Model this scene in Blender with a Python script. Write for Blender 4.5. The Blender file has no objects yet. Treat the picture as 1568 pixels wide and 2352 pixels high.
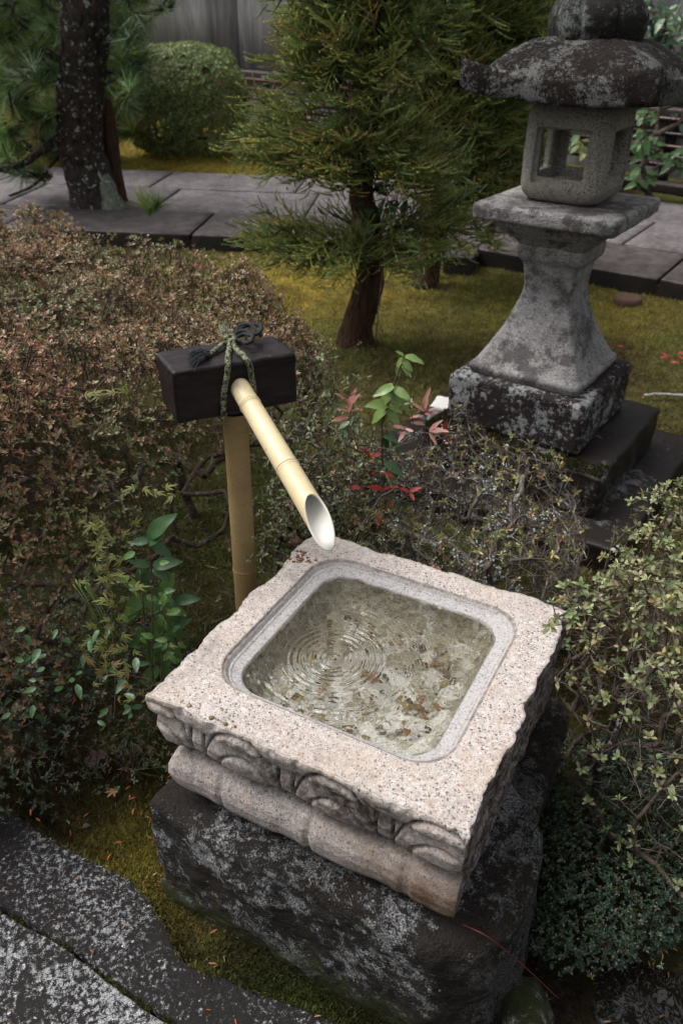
import bpy, bmesh, math, random
import numpy as np
from math import radians, cos, sin, pi, sqrt

rng = np.random.default_rng(7)
random.seed(7)
SC = bpy.context.scene
COL = SC.collection

# ------------------------------------------------------------------ camera
CAMZ, PITCH, ROLL, FPX = 1.60, radians(32.25), radians(1.0), 1850.0
cam = bpy.data.cameras.new('camera')
camo = bpy.data.objects.new('camera', cam)
COL.objects.link(camo)
camo.location = (0, 0, CAMZ)
cam.sensor_fit = 'VERTICAL'
cam.sensor_height = 36
cam.sensor_width = 24
cam.lens = FPX / 2352 * 36
cam.clip_start = 0.05
cam.clip_end = 500
cam.dof.use_dof = True
cam.dof.focus_distance = 1.55
cam.dof.aperture_fstop = 5.6
from mathutils import Matrix, Vector
fw = np.array([0, cos(PITCH), -sin(PITCH)])
u0 = np.array([0, sin(PITCH), cos(PITCH)])
r0 = np.array([1.0, 0, 0])
cr = cos(ROLL) * r0 + sin(ROLL) * u0
cu = -sin(ROLL) * r0 + cos(ROLL) * u0
camo.matrix_world = Matrix(((cr[0], cu[0], -fw[0], 0), (cr[1], cu[1], -fw[1], 0), (cr[2], cu[2], -fw[2], CAMZ), (0, 0, 0, 1)))
SC.camera = camo


def at(px, py, z=0.0):
    """world point on the level z seen at a point of the survey photograph"""
    d = fw + cr * (px - 784) / FPX - cu * (py - 1176) / FPX
    t = (z - CAMZ) / d[2]
    return np.array([d[0] * t, d[1] * t, z])


def aty(px, py, Y):
    d = fw + cr * (px - 784) / FPX - cu * (py - 1176) / FPX
    t = Y / d[1]
    return np.array([d[0] * t, Y, CAMZ + d[2] * t])


# ------------------------------------------------------------------ light
SUN_EL, SUN_AZ = radians(60), radians(-78)     # azimuth from +Y, clockwise positive
world = bpy.data.worlds.new('World')
SC.world = world
world.use_nodes = True
wn = world.node_tree
wn.nodes.clear()
sky = wn.nodes.new('ShaderNodeTexSky')
sky.sky_type = 'NISHITA'
sky.sun_disc = False
sky.sun_elevation = SUN_EL
sky.sun_rotation = SUN_AZ
sky.air_density = 1.0
sky.dust_density = 6.0
sky.ozone_density = 1.0
hs = wn.nodes.new('ShaderNodeHueSaturation')
hs.inputs['Saturation'].default_value = 0.22
bg = wn.nodes.new('ShaderNodeBackground')
bg.inputs['Strength'].default_value = 0.11
wo = wn.nodes.new('ShaderNodeOutputWorld')
wn.links.new(sky.outputs[0], hs.inputs['Color'])
wn.links.new(hs.outputs[0], bg.inputs['Color'])
wn.links.new(bg.outputs[0], wo.inputs['Surface'])
sl = bpy.data.lights.new('sun', 'SUN')
sl.energy = 1.5
sl.angle = radians(35)
sl.color = (1.0, 0.97, 0.93)
so = bpy.data.objects.new('sun', sl)
COL.objects.link(so)
sd = Vector((sin(SUN_AZ) * cos(SUN_EL), cos(SUN_AZ) * cos(SUN_EL), sin(SUN_EL)))
so.rotation_euler = sd.to_track_quat('Z', 'Y').to_euler()
SC.view_settings.view_transform = 'Standard'
SC.view_settings.look = 'None'
SC.view_settings.gamma = 1
SC.view_settings.use_curve_mapping = False
SC.view_settings.exposure = 0.72
SC.render.engine = 'CYCLES'
SC.cycles.max_bounces = 8
SC.cycles.transparent_max_bounces = 8

# ------------------------------------------------------------------ numpy noise
_g = np.random.default_rng(3)
_perm = _g.permutation(256)
_perm = np.concatenate([_perm, _perm, _perm])
_grad = _g.normal(size=(256, 3))
_grad /= np.linalg.norm(_grad, axis=1)[:, None]


def perlin(P):
    P = np.asarray(P, float)
    i = np.floor(P).astype(int)
    f = P - i
    i &= 255
    w = f * f * f * (f * (f * 6 - 15) + 10)
    r = 0
    for a in (0, 1):
        for b in (0, 1):
            for c in (0, 1):
                h = _perm[_perm[_perm[(i[..., 0] + a) & 255] + ((i[..., 1] + b) & 255)] + ((i[..., 2] + c) & 255)]
                g = _grad[h]
                d = g[..., 0] * (f[..., 0] - a) + g[..., 1] * (f[..., 1] - b) + g[..., 2] * (f[..., 2] - c)
                wt = (w[..., 0] if a else 1 - w[..., 0]) * (w[..., 1] if b else 1 - w[..., 1]) * (w[..., 2] if c else 1 - w[..., 2])
                r = r + d * wt
    return r


def fbm(P, scale, octv=4, gain=0.5):
    P = np.asarray(P, float) * scale
    r, a = 0, 1.0
    for k in range(octv):
        r = r + a * perlin(P + 17.3 * k)
        P = P * 2.03
        a *= gain
    return r


def sstep(a, b, x):
    t = np.clip((x - a) / (b - a), 0, 1)
    return t * t * (3 - 2 * t)


# ------------------------------------------------------------------ materials
class NT:
    def __init__(s, name):
        s.m = bpy.data.materials.new(name)
        s.m.use_nodes = True
        s.t = s.m.node_tree
        s.t.nodes.clear()
        s.out = s.t.nodes.new('ShaderNodeOutputMaterial')
        s.b = s.n('ShaderNodeBsdfPrincipled')
        s.l(s.b.outputs[0], s.out.inputs['Surface'])
        s.tc = s.n('ShaderNodeTexCoord')
        s.co = s.tc.outputs['Object']

    def n(s, t, **k):
        x = s.t.nodes.new(t)
        for a, v in k.items():
            setattr(x, a, v)
        return x

    def l(s, a, b):
        s.t.links.new(a, b)

    def put(s, sock, v):
        if isinstance(v, bpy.types.NodeSocket):
            s.l(v, sock)
        elif isinstance(v, tuple) and len(v) == 3:
            sock.default_value = (*v, 1)
        else:
            sock.default_value = v

    def noise(s, scale, detail=4, rough=0.55, vec=None, dist=0.0):
        x = s.n('ShaderNodeTexNoise')
        x.inputs['Scale'].default_value = scale
        x.inputs['Detail'].default_value = detail
        x.inputs['Roughness'].default_value = rough
        x.inputs['Distortion'].default_value = dist
        s.l(vec or s.co, x.inputs['Vector'])
        return x.outputs['Fac']

    def vor(s, scale, out='Color', feature='F1', vec=None, rand=1.0):
        x = s.n('ShaderNodeTexVoronoi', feature=feature)
        x.inputs['Scale'].default_value = scale
        x.inputs['Randomness'].default_value = rand
        s.l(vec or s.co, x.inputs['Vector'])
        return x.outputs[out]

    def ramp(s, fac, stops, interp='LINEAR'):
        x = s.n('ShaderNodeValToRGB')
        x.color_ramp.interpolation = interp
        e = x.color_ramp.elements
        while len(e) > 1:
            e.remove(e[-1])
        for k, (p, c) in enumerate(stops):
            if not isinstance(c, tuple):
                c = (c, c, c)
            if k == 0:
                e[0].position = p
                e[0].color = (*c, 1)
            else:
                q = e.new(p)
                q.color = (*c, 1)
        s.l(fac, x.inputs['Fac'])
        return x.outputs['Color']

    def mix(s, fac, a, b, mode='MIX'):
        x = s.n('ShaderNodeMix', data_type='RGBA', blend_type=mode)
        s.put(x.inputs[0], fac)
        s.put(x.inputs[6], a)
        s.put(x.inputs[7], b)
        return x.outputs[2]

    def math(s, op, a, b=0.0):
        x = s.n('ShaderNodeMath', operation=op)
        s.put(x.inputs[0], a)
        s.put(x.inputs[1], b)
        return x.outputs[0]

    def scaled(s, vx, vy, vz):
        x = s.n('ShaderNodeMapping')
        x.inputs['Scale'].default_value = (vx, vy, vz)
        s.l(s.co, x.inputs['Vector'])
        return x.outputs[0]

    def sep(s, col):
        x = s.n('ShaderNodeSeparateColor')
        s.l(col, x.inputs[0])
        return x.outputs[0]

    def fin(s, col, rough=0.8, bump=None, bstr=0.3, bdist=0.003, spec=0.18):
        s.put(s.b.inputs['Base Color'], col)
        s.put(s.b.inputs['Roughness'], rough)
        s.b.inputs['Specular IOR Level'].default_value = spec
        if bump is not None:
            x = s.n('ShaderNodeBump')
            x.inputs['Strength'].default_value = bstr
            x.inputs['Distance'].default_value = bdist
            s.l(bump, x.inputs['Height'])
            s.l(x.outputs[0], s.b.inputs['Normal'])
        return s.m


def attr(t, name='Col'):
    a = t.n('ShaderNodeAttribute')
    a.attribute_name = name
    return a.outputs['Color']


def granite(name, light, pink, dark, grain=260, speck=0.12, stain=None, stain_amt=0.5, green=None, rough=0.75):
    t = NT(name)
    wob = t.n('ShaderNodeVectorMath', operation='ADD')
    t.l(t.co, wob.inputs[0])
    nz = t.n('ShaderNodeTexNoise')
    nz.inputs['Scale'].default_value = grain * 0.9
    t.l(t.co, nz.inputs['Vector'])
    sc = t.n('ShaderNodeVectorMath', operation='SCALE')
    t.l(nz.outputs['Color'], sc.inputs[0])
    sc.inputs['Scale'].default_value = 0.8 / grain
    t.l(sc.outputs[0], wob.inputs[1])
    cells = t.sep(t.vor(grain, vec=wob.outputs[0]))
    base = t.ramp(cells, [(0.0, tuple(c * 0.82 for c in light)), (0.25, light), (0.5, pink), (0.72, tuple(min(c * 1.14, .8) for c in light)), (0.9, tuple(c * 0.86 for c in pink))], 'CONSTANT')
    base = t.mix(1.0, base, t.ramp(t.noise(grain * .33, 4, .8), [(.34, .72), (.66, 1.2)]), 'MULTIPLY')
    c = base
    for k_, (sc_, pr_) in enumerate(((.62, speck * 3.2), (.36, speck * 1.6))):
        vv = t.n('ShaderNodeTexVoronoi')
        vv.inputs['Scale'].default_value = grain * sc_
        t.l(wob.outputs[0], vv.inputs['Vector'])
        dot = t.ramp(vv.outputs['Distance'], [(.30, 1.0), (.42, 0.0)])
        pk = t.ramp(t.sep(vv.outputs['Color']), [(0.0, 1.0), (pr_, 0.0)], 'CONSTANT')
        c = t.mix(t.math('MULTIPLY', t.math('MULTIPLY', dot, pk), .88), c, dark)
    big = t.noise(7, 5, .6)
    c = t.mix(t.ramp(big, [(.35, .0), (.7, .35)]), c, tuple(x * .8 for x in pink))
    if stain is not None:
        s1 = t.ramp(t.noise(9, 8, .68), [(0.5 - .12 * stain_amt, 0.0), (.72 - .2 * stain_amt, 1.0)])
        s2 = t.ramp(t.noise(90, 3, .6), [(.35, .25), (.6, 1.0)])
        c = t.mix(t.math('MULTIPLY', t.math('MULTIPLY', s1, s2), min(1, stain_amt * .9)), c, stain)
    if green is not None:
        c = t.mix(t.math('MULTIPLY', t.ramp(t.noise(5, 4, .6), [(.5, 0.0), (.72, .6)]), .8), c, green)
    h = t.math('ADD', t.math('MULTIPLY', t.noise(grain * .35, 3, .7), 1.0), t.math('MULTIPLY', cells, .3))
    return t, c, h


def lichen_stone(name, base, lich, amt=0.5, scale=60, bs=.42, hard=.06, aw=.62, dark=(.02, .017, .018), big=6, spot=0.5, rough=.85, brown=None):
    """weathered stone carrying pale crusty lichen in patches and spots"""
    t = NT(name)
    grain = t.noise(220, 3, .7)
    c = t.mix(t.ramp(grain, [(.3, 0.0), (.7, 1.0)]), dark, base)
    if brown is not None:
        c = t.mix(t.ramp(t.noise(big * 1.7, 4, .6), [(.4, 0.0), (.6, .8)]), c, brown)
    a = t.noise(big, 6, .7)
    b = t.noise(scale * bs, 8, .78)
    c3 = t.noise(scale * 4, 3, .7)
    s = t.math('ADD', t.math('ADD', t.math('MULTIPLY', a, aw), t.math('MULTIPLY', b, 0.55)), t.math('MULTIPLY', c3, .16))
    th = .5 * aw + .355 + (.11 - .15 * amt) * (.45 + .55 * aw / .62)
    f = t.math('MULTIPLY', t.ramp(s, [(th, 0.0), (th + hard, 1.0)]), t.ramp(c3, [(.36, .30), (.54, 1.0)]))
    wv = t.n('ShaderNodeVectorMath', operation='ADD')
    nzc = t.n('ShaderNodeTexNoise')
    nzc.inputs['Scale'].default_value = scale * 1.3
    t.l(t.co, nzc.inputs['Vector'])
    scv = t.n('ShaderNodeVectorMath', operation='SCALE')
    t.l(nzc.outputs['Color'], scv.inputs[0])
    scv.inputs['Scale'].default_value = 1.5 / scale
    t.l(t.co, wv.inputs[0])
    t.l(scv.outputs[0], wv.inputs[1])
    vd = t.vor(scale * .55, 'Distance', vec=wv.outputs[0])
    sp = t.ramp(vd, [(.0, 1.0), (.16 * spot * 2, 1.0), (.2 * spot * 2, 0.0)])
    pick = t.ramp(t.sep(t.vor(scale * .55, vec=wv.outputs[0])), [(0, 1.0), (.12 + .2 * spot, 0.0)], 'CONSTANT')
    f2 = t.math('MULTIPLY', sp, pick)
    f = t.math('MAXIMUM', f, f2)
    lc = t.mix(t.ramp(t.noise(300, 2, .6), [(.35, 0.0), (.65, 1.0)]), tuple(x * .45 for x in lich), lich)
    c = t.mix(f, c, lc)
    h = t.math('ADD', t.math('MULTIPLY', f, .35), t.math('ADD', t.noise(35, 6, .7), t.math('MULTIPLY', grain, .4)))
    return t, c, h


# granite of the basin
t, c, h = granite('pink_granite', (.50, .47, .445), (.48, .39, .345), (.06, .05, .05), 400, .12)
orange = t.ramp(t.noise(16, 5, .7), [(.58, 0.0), (.74, .5)])
c = t.mix(orange, c, (.40, .25, .15))
c = t.mix(t.ramp(t.noise(45, 5, .75), [(.55, 0.0), (.68, .55)]), c, (.24, .20, .18))
c = t.mix(t.ramp(t.noise(70, 4, .7), [(.58, 0.0), (.68, .55)]), c, (.64, .61, .59))
c = t.mix(t.ramp(t.noise(5, 5, .7), [(.52, 0.0), (.70, .4)]), c, (.44, .34, .24))
geo = t.n('ShaderNodeNewGeometry')
att = attr(t, 'Zone')          # R inner ledge (worn, greyer), G carved side dirt, B iron stain, inside the bowl painted shade
sepz = t.n('ShaderNodeSeparateColor')
t.l(att, sepz.inputs[0])
c = t.mix(t.math('MULTIPLY', sepz.outputs[0], .75), c, t.mix(t.ramp(t.sep(t.vor(330)), [(0, .75), (.11, 0.0)], 'CONSTANT'), t.mix(t.ramp(t.noise(200, 3, .7), [(.35, 0.0), (.65, 1.0)]), (.31, .305, .31), (.45, .44, .435)), (.13, .13, .15)))
dirt = t.math('MULTIPLY', sepz.outputs[1], t.ramp(t.noise(60, 6, .75), [(.33, 0.0), (.56, 1.0)]))
c = t.mix(t.math('MULTIPLY', sepz.outputs[1], .7), c, (.31, .285, .27))
c = t.mix(dirt, c, (.050, .036, .030))
c = t.mix(t.math('MULTIPLY', sepz.outputs[2], t.ramp(t.noise(22, 6, .7), [(.3, .35), (.6, 1.0)])), c, (.10, .055, .03))
M_BASIN = t.fin(c, .72, h, .5, .004)

t, c, h = granite('basin_floor_granite', (.76, .76, .73), (.66, .62, .54), (.30, .27, .2), 260, .10)
rear_shade = t.n('ShaderNodeSeparateColor')
t.l(attr(t, 'Zone'), rear_shade.inputs[0])
c = t.mix(t.ramp(t.math('ADD', t.noise(19, 6, .72, dist=.8), t.math('MULTIPLY', rear_shade.outputs[2], .17)), [(.50, 0.0), (.66, .9)]), c, t.mix(t.ramp(t.noise(75, 5, .8), [(.40, 0.0), (.60, 1.0)]), (.12, .10, .06), (.40, .37, .27)))  # olive algae patches; rear bias paints in shade and dark reflection
c = t.mix(t.ramp(t.noise(60, 4, .8), [(.52, 0.0), (.62, .7)]), c, (.20, .14, .06))
c = t.mix(t.ramp(t.noise(33, 5, .8), [(.60, 0.0), (.68, .8)]), c, (.62, .60, .56))
c = t.mix(t.ramp(t.noise(42, 4, .7, dist=.8), [(.60, 0.0), (.66, .8)]), c, (.07, .05, .025))
M_FLOOR = t.fin(c, .8, h, .5, .004)

t, c, h = lichen_stone('dark_rock_lichen', (.032, .028, .026), (.62, .63, .64), .70, 75, bs=.62, hard=.045, big=4, spot=.35, brown=(.028, .019, .012), dark=(.007, .006, .006))
zb = attr(t, 'Wet')
sz = t.n('ShaderNodeSeparateColor')
t.l(zb, sz.inputs[0])
mossf = t.math('MULTIPLY', sz.outputs[1], t.ramp(t.noise(30, 5, .7), [(.3, 0.0), (.5, 1.0)]))
c = t.mix(sz.outputs[0], c, t.mix(.75, c, (.02, .016, .013)))
c = t.mix(mossf, c, (.045, .055, .014))
rf = t.math('SUBTRACT', .8, t.math('MULTIPLY', sz.outputs[0], .68))
M_ROCK = t.fin(c, rf, h, 1.0, .022, .3)

t, c, h = lichen_stone('slab_lichen', (.018, .016, .016), (.50, .51, .52), .48, 120, aw=.30, bs=.80, hard=.04, big=2.5, spot=.45, dark=(.010, .009, .009))
M_SLAB1 = t.fin(c, .65, h, .6, .006, .10)
t, c, h = lichen_stone('slab_lichen_dense', (.020, .018, .018), (.54, .55, .56), .70, 105, aw=.42, bs=.80, hard=.04, big=4, spot=.45, dark=(.012, .011, .011))
M_SLAB2 = t.fin(c, .65, h, .6, .006, .10)

t, c, h = granite('lantern_granite', (.30, .285, .25), (.26, .235, .195), (.045, .04, .04), 330, .14, stain=(.06, .05, .045), stain_amt=.35, green=(.17, .19, .15))
M_LGRAN = t.fin(c, .85, h, .6, .004)
t, c, h = granite('lantern_shaft_granite', (.33, .33, .32), (.29, .265, .265), (.05, .045, .05), 330, .12, stain=(.075, .06, .062), stain_amt=.6, green=(.16, .20, .17))
spots = t.ramp(t.vor(9, 'Distance'), [(0, 1.0), (.1, .9), (.13, 0.0)])
spick = t.ramp(t.sep(t.vor(9)), [(0, 1.0), (.35, 0.0)], 'CONSTANT')
c = t.mix(t.math('MULTIPLY', spots, spick), c, (.42, .42, .33))
c = t.mix(t.ramp(t.noise(7, 7, .75), [(.50, 0.0), (.57, .75)]), c, (.044, .037, .038))
c = t.mix(t.ramp(t.noise(10, 6, .7), [(.60, 0.0), (.72, .6)]), c, (.46, .46, .45))
M_LSHAFT = t.fin(c, .85, h, .7, .006)
t, c, h = lichen_stone('lantern_roof_stone', (.030, .020, .018), (.38, .39, .37), .70, 150, bs=.5, hard=.05, dark=(.007, .005, .005), big=5, spot=.4, brown=(.013, .009, .007))
whi = t.math('MULTIPLY', t.ramp(t.noise(26, 5, .7), [(.61, 0.0), (.66, 1.0)]), attr(t, 'Eave'))
c = t.mix(whi, c, (.60, .55, .54))
M_LROOF = t.fin(c, .9, h, 1.0, .016)
t, c, h = lichen_stone('lantern_base_stone', (.030, .021, .023), (.48, .50, .50), .60, 80, bs=.7, hard=.05, dark=(.014, .012, .012), big=7, spot=.4, brown=(.024, .016, .017))
M_LBASE = t.fin(c, .85, h, .8, .007)
t, c, h = lichen_stone('wet_plinth_stone', (.020, .015, .013), (.25, .25, .25), .35, 70, dark=(.008, .006, .006), big=4, spot=.28, brown=(.014, .010, .007))
M_PLINTH = t.fin(c, .42, h, .6, .006, .25)

# paving
t = NT('path_granite')
tone = attr(t)
g1 = t.ramp(t.noise(26, 6, .9), [(.34, .30), (.66, 1.85)])
g2 = t.ramp(t.noise(5, 6, .7), [(.3, .55), (.7, 1.3)])
c = t.mix(1.0, t.mix(1.0, tone, g1, 'MULTIPLY'), g2, 'MULTIPLY')
M_PATH = t.fin(c, .62, t.noise(45, 4, .8), .7, .012)
t = NT('kerb_granite')
c = t.mix(t.ramp(t.noise(9, 7, .85), [(.38, 0.0), (.62, 1.0)]), (.040, .032, .032), (.125, .105, .104))
c = t.mix(t.ramp(t.noise(60, 4, .7), [(.60, 0.0), (.70, .5)]), c, (.28, .28, .29))
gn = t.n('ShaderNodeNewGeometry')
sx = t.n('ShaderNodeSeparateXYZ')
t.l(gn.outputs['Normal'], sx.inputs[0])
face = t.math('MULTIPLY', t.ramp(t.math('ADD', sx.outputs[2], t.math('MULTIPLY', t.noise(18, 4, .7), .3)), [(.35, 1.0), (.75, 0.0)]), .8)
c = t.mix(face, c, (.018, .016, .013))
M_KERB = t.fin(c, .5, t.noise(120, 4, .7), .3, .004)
t = NT('soil')
c = t.mix(t.noise(30, 6, .7), (.03, .022, .015), (.07, .05, .032))
M_SOIL = t.fin(c, .95, t.noise(80, 5, .7), .8, .01)

# ground
t = NT('moss_ground')
a = attr(t)
v = t.ramp(t.noise(95, 5, .85), [(.32, .3), (.68, 1.75)])
v2 = t.ramp(t.noise(16, 6, .75), [(.32, .45), (.68, 1.5)])
c = t.mix(1.0, t.mix(1.0, a, v, 'MULTIPLY'), v2, 'MULTIPLY')
c = t.mix(t.ramp(t.noise(55, 3, .7), [(.62, 0.0), (.7, .6)]), c, (.09, .05, .025))
M_GROUND = t.fin(c, .95, t.noise(50, 6, .8), 1.0, .05, .08)


def leafmat(name, rough=.45, spec=.45, trans=.22, var=.25, tint=None):
    t = NT(name)
    a = attr(t)
    if tint:
        a = t.mix(1.0, a, tint, 'MULTIPLY')
    v = t.ramp(t.noise(90, 2, .5), [(.3, 1 - var), (.7, 1 + var)])
    c = t.mix(1.0, a, v, 'MULTIPLY')
    t.fin(c, rough, None, spec=spec)
    tr = t.n('ShaderNodeBsdfTranslucent')
    t.l(c, tr.inputs['Color'])
    mx = t.n('ShaderNodeMixShader')
    mx.inputs[0].default_value = trans
    t.l(t.b.outputs[0], mx.inputs[1])
    t.l(tr.outputs[0], mx.inputs[2])
    t.l(mx.outputs[0], t.out.inputs['Surface'])
    return t.m


M_LEAF = leafmat('azalea_leaf', .42)
M_GLOSSY = leafmat('glossy_leaf', .28, .5, .2)
M_NEEDLE = leafmat('needle_leaf', .55, .3, .15)
M_MOSSB = leafmat('moss_blade', .8, .1, .3)
M_DRY = leafmat('dry_leaf', .7, .2, .15)


def solidleaf(name, col, rough=.35, trans=.2, vein=None):
    t = NT(name)
    v = t.noise(35, 4, .6)
    c = t.mix(t.ramp(v, [(.3, 0.0), (.7, 1.0)]), tuple(x * .72 for x in col), tuple(min(1, x * 1.25) for x in col))
    t.fin(c, rough, t.noise(150, 2, .5), .15, .001, spec=.5)
    tr = t.n('ShaderNodeBsdfTranslucent')
    t.l(c, tr.inputs['Color'])
    mx = t.n('ShaderNodeMixShader')
    mx.inputs[0].default_value = trans
    t.l(t.b.outputs[0], mx.inputs[1])
    t.l(tr.outputs[0], mx.inputs[2])
    t.l(mx.outputs[0], t.out.inputs['Surface'])
    return t.m


def bark(name, a, b, lich=None, amt=.5, zs=.35, scale=40):
    t = NT(name)
    vec = t.scaled(1, 1, zs)
    f = t.noise(scale, 5, .7, vec)
    c = t.mix(t.ramp(f, [(.35, 0.0), (.65, 1.0)]), a, b)
    if lich:
        c = t.mix(t.ramp(t.noise(22, 6, .72), [(.66 - .1 * amt, 0.0), (.70 - .1 * amt, 1.0)]), c, lich)
    return t.fin(c, .9, f, 1.0, .02)


M_TWIG = bark('twig_bark', (.045, .032, .024), (.15, .115, .09), (.30, .31, .29), .35)
M_TWIGG = bark('grey_twig_bark', (.11, .09, .075), (.26, .23, .20), (.44, .46, .44), .8)
M_PINEB = bark('pine_bark', (.014, .011, .010), (.075, .060, .052), (.40, .44, .42), .80, .6, 28)
M_PINEB2 = bark('pine_root_bark', (.09, .10, .075), (.24, .27, .21), (.40, .44, .38), .9, .5, 28)
M_CEDB = bark('cedar_bark', (.025, .015, .01), (.11, .06, .035), None, 0, .12, 60)
M_LICHEN = solidleaf('lichen_crust', (.48, .53, .50), .9, .1)

t = NT('bamboo_skin')
lw = t.n('ShaderNodeLayerWeight')
c = t.mix(t.ramp(t.noise(3, 3, .5), [(.3, 0.0), (.7, 1.0)]), (.62, .50, .29), (.68, .58, .37))
c = t.mix(t.ramp(t.noise(12, 5, .7), [(.45, 0.0), (.7, .5)]), c, (.50, .37, .18))
c = t.mix(t.ramp(t.noise(110, 3, .6), [(.66, 0.0), (.72, .7)]), c, (.22, .13, .06))
M_BAMBOO = t.fin(c, .38, t.noise(40, 3, .6, t.scaled(1, 1, .1)), .05, .002, .4)
t = NT('bamboo_post_skin')
c = t.mix(t.ramp(t.noise(4, 4, .6), [(.3, 0.0), (.7, 1.0)]), (.27, .19, .085), (.34, .25, .12))
c = t.mix(t.ramp(t.noise(14, 5, .7), [(.45, 0.0), (.7, .6)]), c, (.20, .13, .055))
c = t.mix(t.ramp(t.noise(110, 3, .6), [(.66, 0.0), (.72, .8)]), c, (.12, .06, .025))
M_POST = t.fin(c, .42, t.noise(40, 3, .6), .05, .002)
t = NT('bamboo_inside')
M_BINSIDE = t.fin(t.mix(t.noise(30, 3, .6), (.72, .69, .62), (.82, .80, .75)), .45)
t = NT('dark_stained_wood')
vec = t.scaled(.12, 1, 1)
g = t.noise(90, 5, .7, vec, .6)
c = t.mix(t.ramp(g, [(.35, 0.0), (.65, 1.0)]), (.007, .005, .006), (.022, .015, .017))
c = t.mix(t.ramp(t.noise(50, 4, .7), [(.68, 0.0), (.75, .5)]), c, (.12, .08, .05))
M_BLOCK = t.fin(c, .42, g, .22, .002, .22)
t = NT('black_rope')
M_ROPE = t.fin(t.mix(t.noise(200, 2, .5), (.012, .014, .016), (.045, .05, .052)), .85, t.noise(400, 2, .5), .8, .002)
t = NT('mossy_rope')
c = t.mix(t.ramp(t.noise(110, 4, .7), [(.42, 0.0), (.56, 1.0)]), (.03, .032, .025), (.27, .28, .18))
M_ROPEM = t.fin(c, .95, t.noise(300, 3, .7), 1.0, .004)

t = NT('weathered_wall')
vec = t.scaled(1, 1, .14)
s1 = t.noise(4.2, 7, .65, vec, .4)
c = t.mix(t.ramp(s1, [(.32, 0.0), (.5, .5), (.68, 1.0)]), (.035, .034, .037), (.23, .23, .24))
c = t.mix(t.ramp(t.noise(1.2, 4, .6, t.scaled(1, 1, .3)), [(.45, 0.0), (.7, .7)]), c, (.12, .12, .125))
M_WALL = t.fin(c, .9, t.noise(25, 5, .7), .3, .01)
t = NT('dark_red_rail')
c = t.mix(t.ramp(t.noise(3, 4, .6, t.scaled(1, 1, 1)), [(.4, 0.0), (.6, 1.0)]), (.012, .008, .008), (.07, .018, .016))
M_RAIL = t.fin(c, .22, t.noise(60, 3, .6), .2, .004, .35)
t = NT('black_post')
M_BLACK = t.fin((.018, .014, .014), .5)
t = NT('brown_bark_block')
M_BROWN = t.fin(t.mix(t.noise(60, 5, .7), (.05, .03, .022), (.16, .10, .075)), .9, t.noise(90, 4, .7), .6, .004)

# water
t = NT('clear_water')
t.b.inputs['Base Color'].default_value = (.97, .98, .94, 1)
t.b.inputs['Transmission Weight'].default_value = 1
t.b.inputs['IOR'].default_value = 1.33
t.b.inputs['Roughness'].default_value = 0
M_WATER = t.m
t = NT('puddle_water')
M_PUD = t.fin((.006, .005, .004), .02, t.noise(14, 2, .5, dist=.8), .22, .02, .9)

# ------------------------------------------------------------------ mesh helpers


def tag(o, label=None, cat=None, group=None, kind=None):
    if label: o['label'] = label
    if cat: o['category'] = cat
    if group: o['group'] = group
    if kind: o['kind'] = kind
    return o


def empty(name, loc=(0, 0, 0), rz=0.0, **k):
    o = bpy.data.objects.new(name, None)
    o.empty_display_size = .05
    COL.objects.link(o)
    o.location = loc
    o.rotation_euler = (0, 0, rz)
    return tag(o, **k)


def mk(name, V, F, mat, parent=None, smooth=True, col=None, attrs=None, **k):
    """V (n,3); F: (m,3)/(m,4) array or list of arrays"""
    V = np.ascontiguousarray(V, dtype=np.float32)
    if not isinstance(F, list):
        F = [F]
    F = [np.asarray(f, dtype=np.int32) for f in F if len(f)]
    me = bpy.data.meshes.new(name)
    nl = sum(f.size for f in F)
    nf = sum(len(f) for f in F)
    me.vertices.add(len(V))
    me.vertices.foreach_set('co', V.ravel())
    me.loops.add(nl)
    me.loops.foreach_set('vertex_index', np.concatenate([f.ravel() for f in F]))
    me.polygons.add(nf)
    sizes = np.concatenate([np.full(len(f), f.shape[1], dtype=np.int32) for f in F])
    st = np.concatenate([[0], np.cumsum(sizes)[:-1]]).astype(np.int32)
    me.polygons.foreach_set('loop_start', st)
    me.polygons.foreach_set('loop_total', sizes)
    me.polygons.foreach_set('use_smooth', np.full(nf, smooth, dtype=bool))
    me.update(calc_edges=True)
    for nm, data in ({'Col': col} if col is not None else {}).items():
        a = me.color_attributes.new(nm, 'FLOAT_COLOR', 'POINT')
        d = np.ones((len(V), 4), dtype=np.float32)
        d[:, :3] = data
        a.data.foreach_set('color', d.ravel())
    for nm, data in (attrs or {}).items():
        a = me.color_attributes.new(nm, 'FLOAT_COLOR', 'POINT')
        d = np.ones((len(V), 4), dtype=np.float32)
        d[:, :3] = data if data.ndim == 2 else data[:, None]
        a.data.foreach_set('color', d.ravel())
    mats = mat if isinstance(mat, (list, tuple)) else [mat]
    for m in mats:
        me.materials.append(m)
    o = bpy.data.objects.new(name, me)
    COL.objects.link(o)
    if parent is not None:
        o.parent = parent
    return tag(o, **k)


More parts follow.
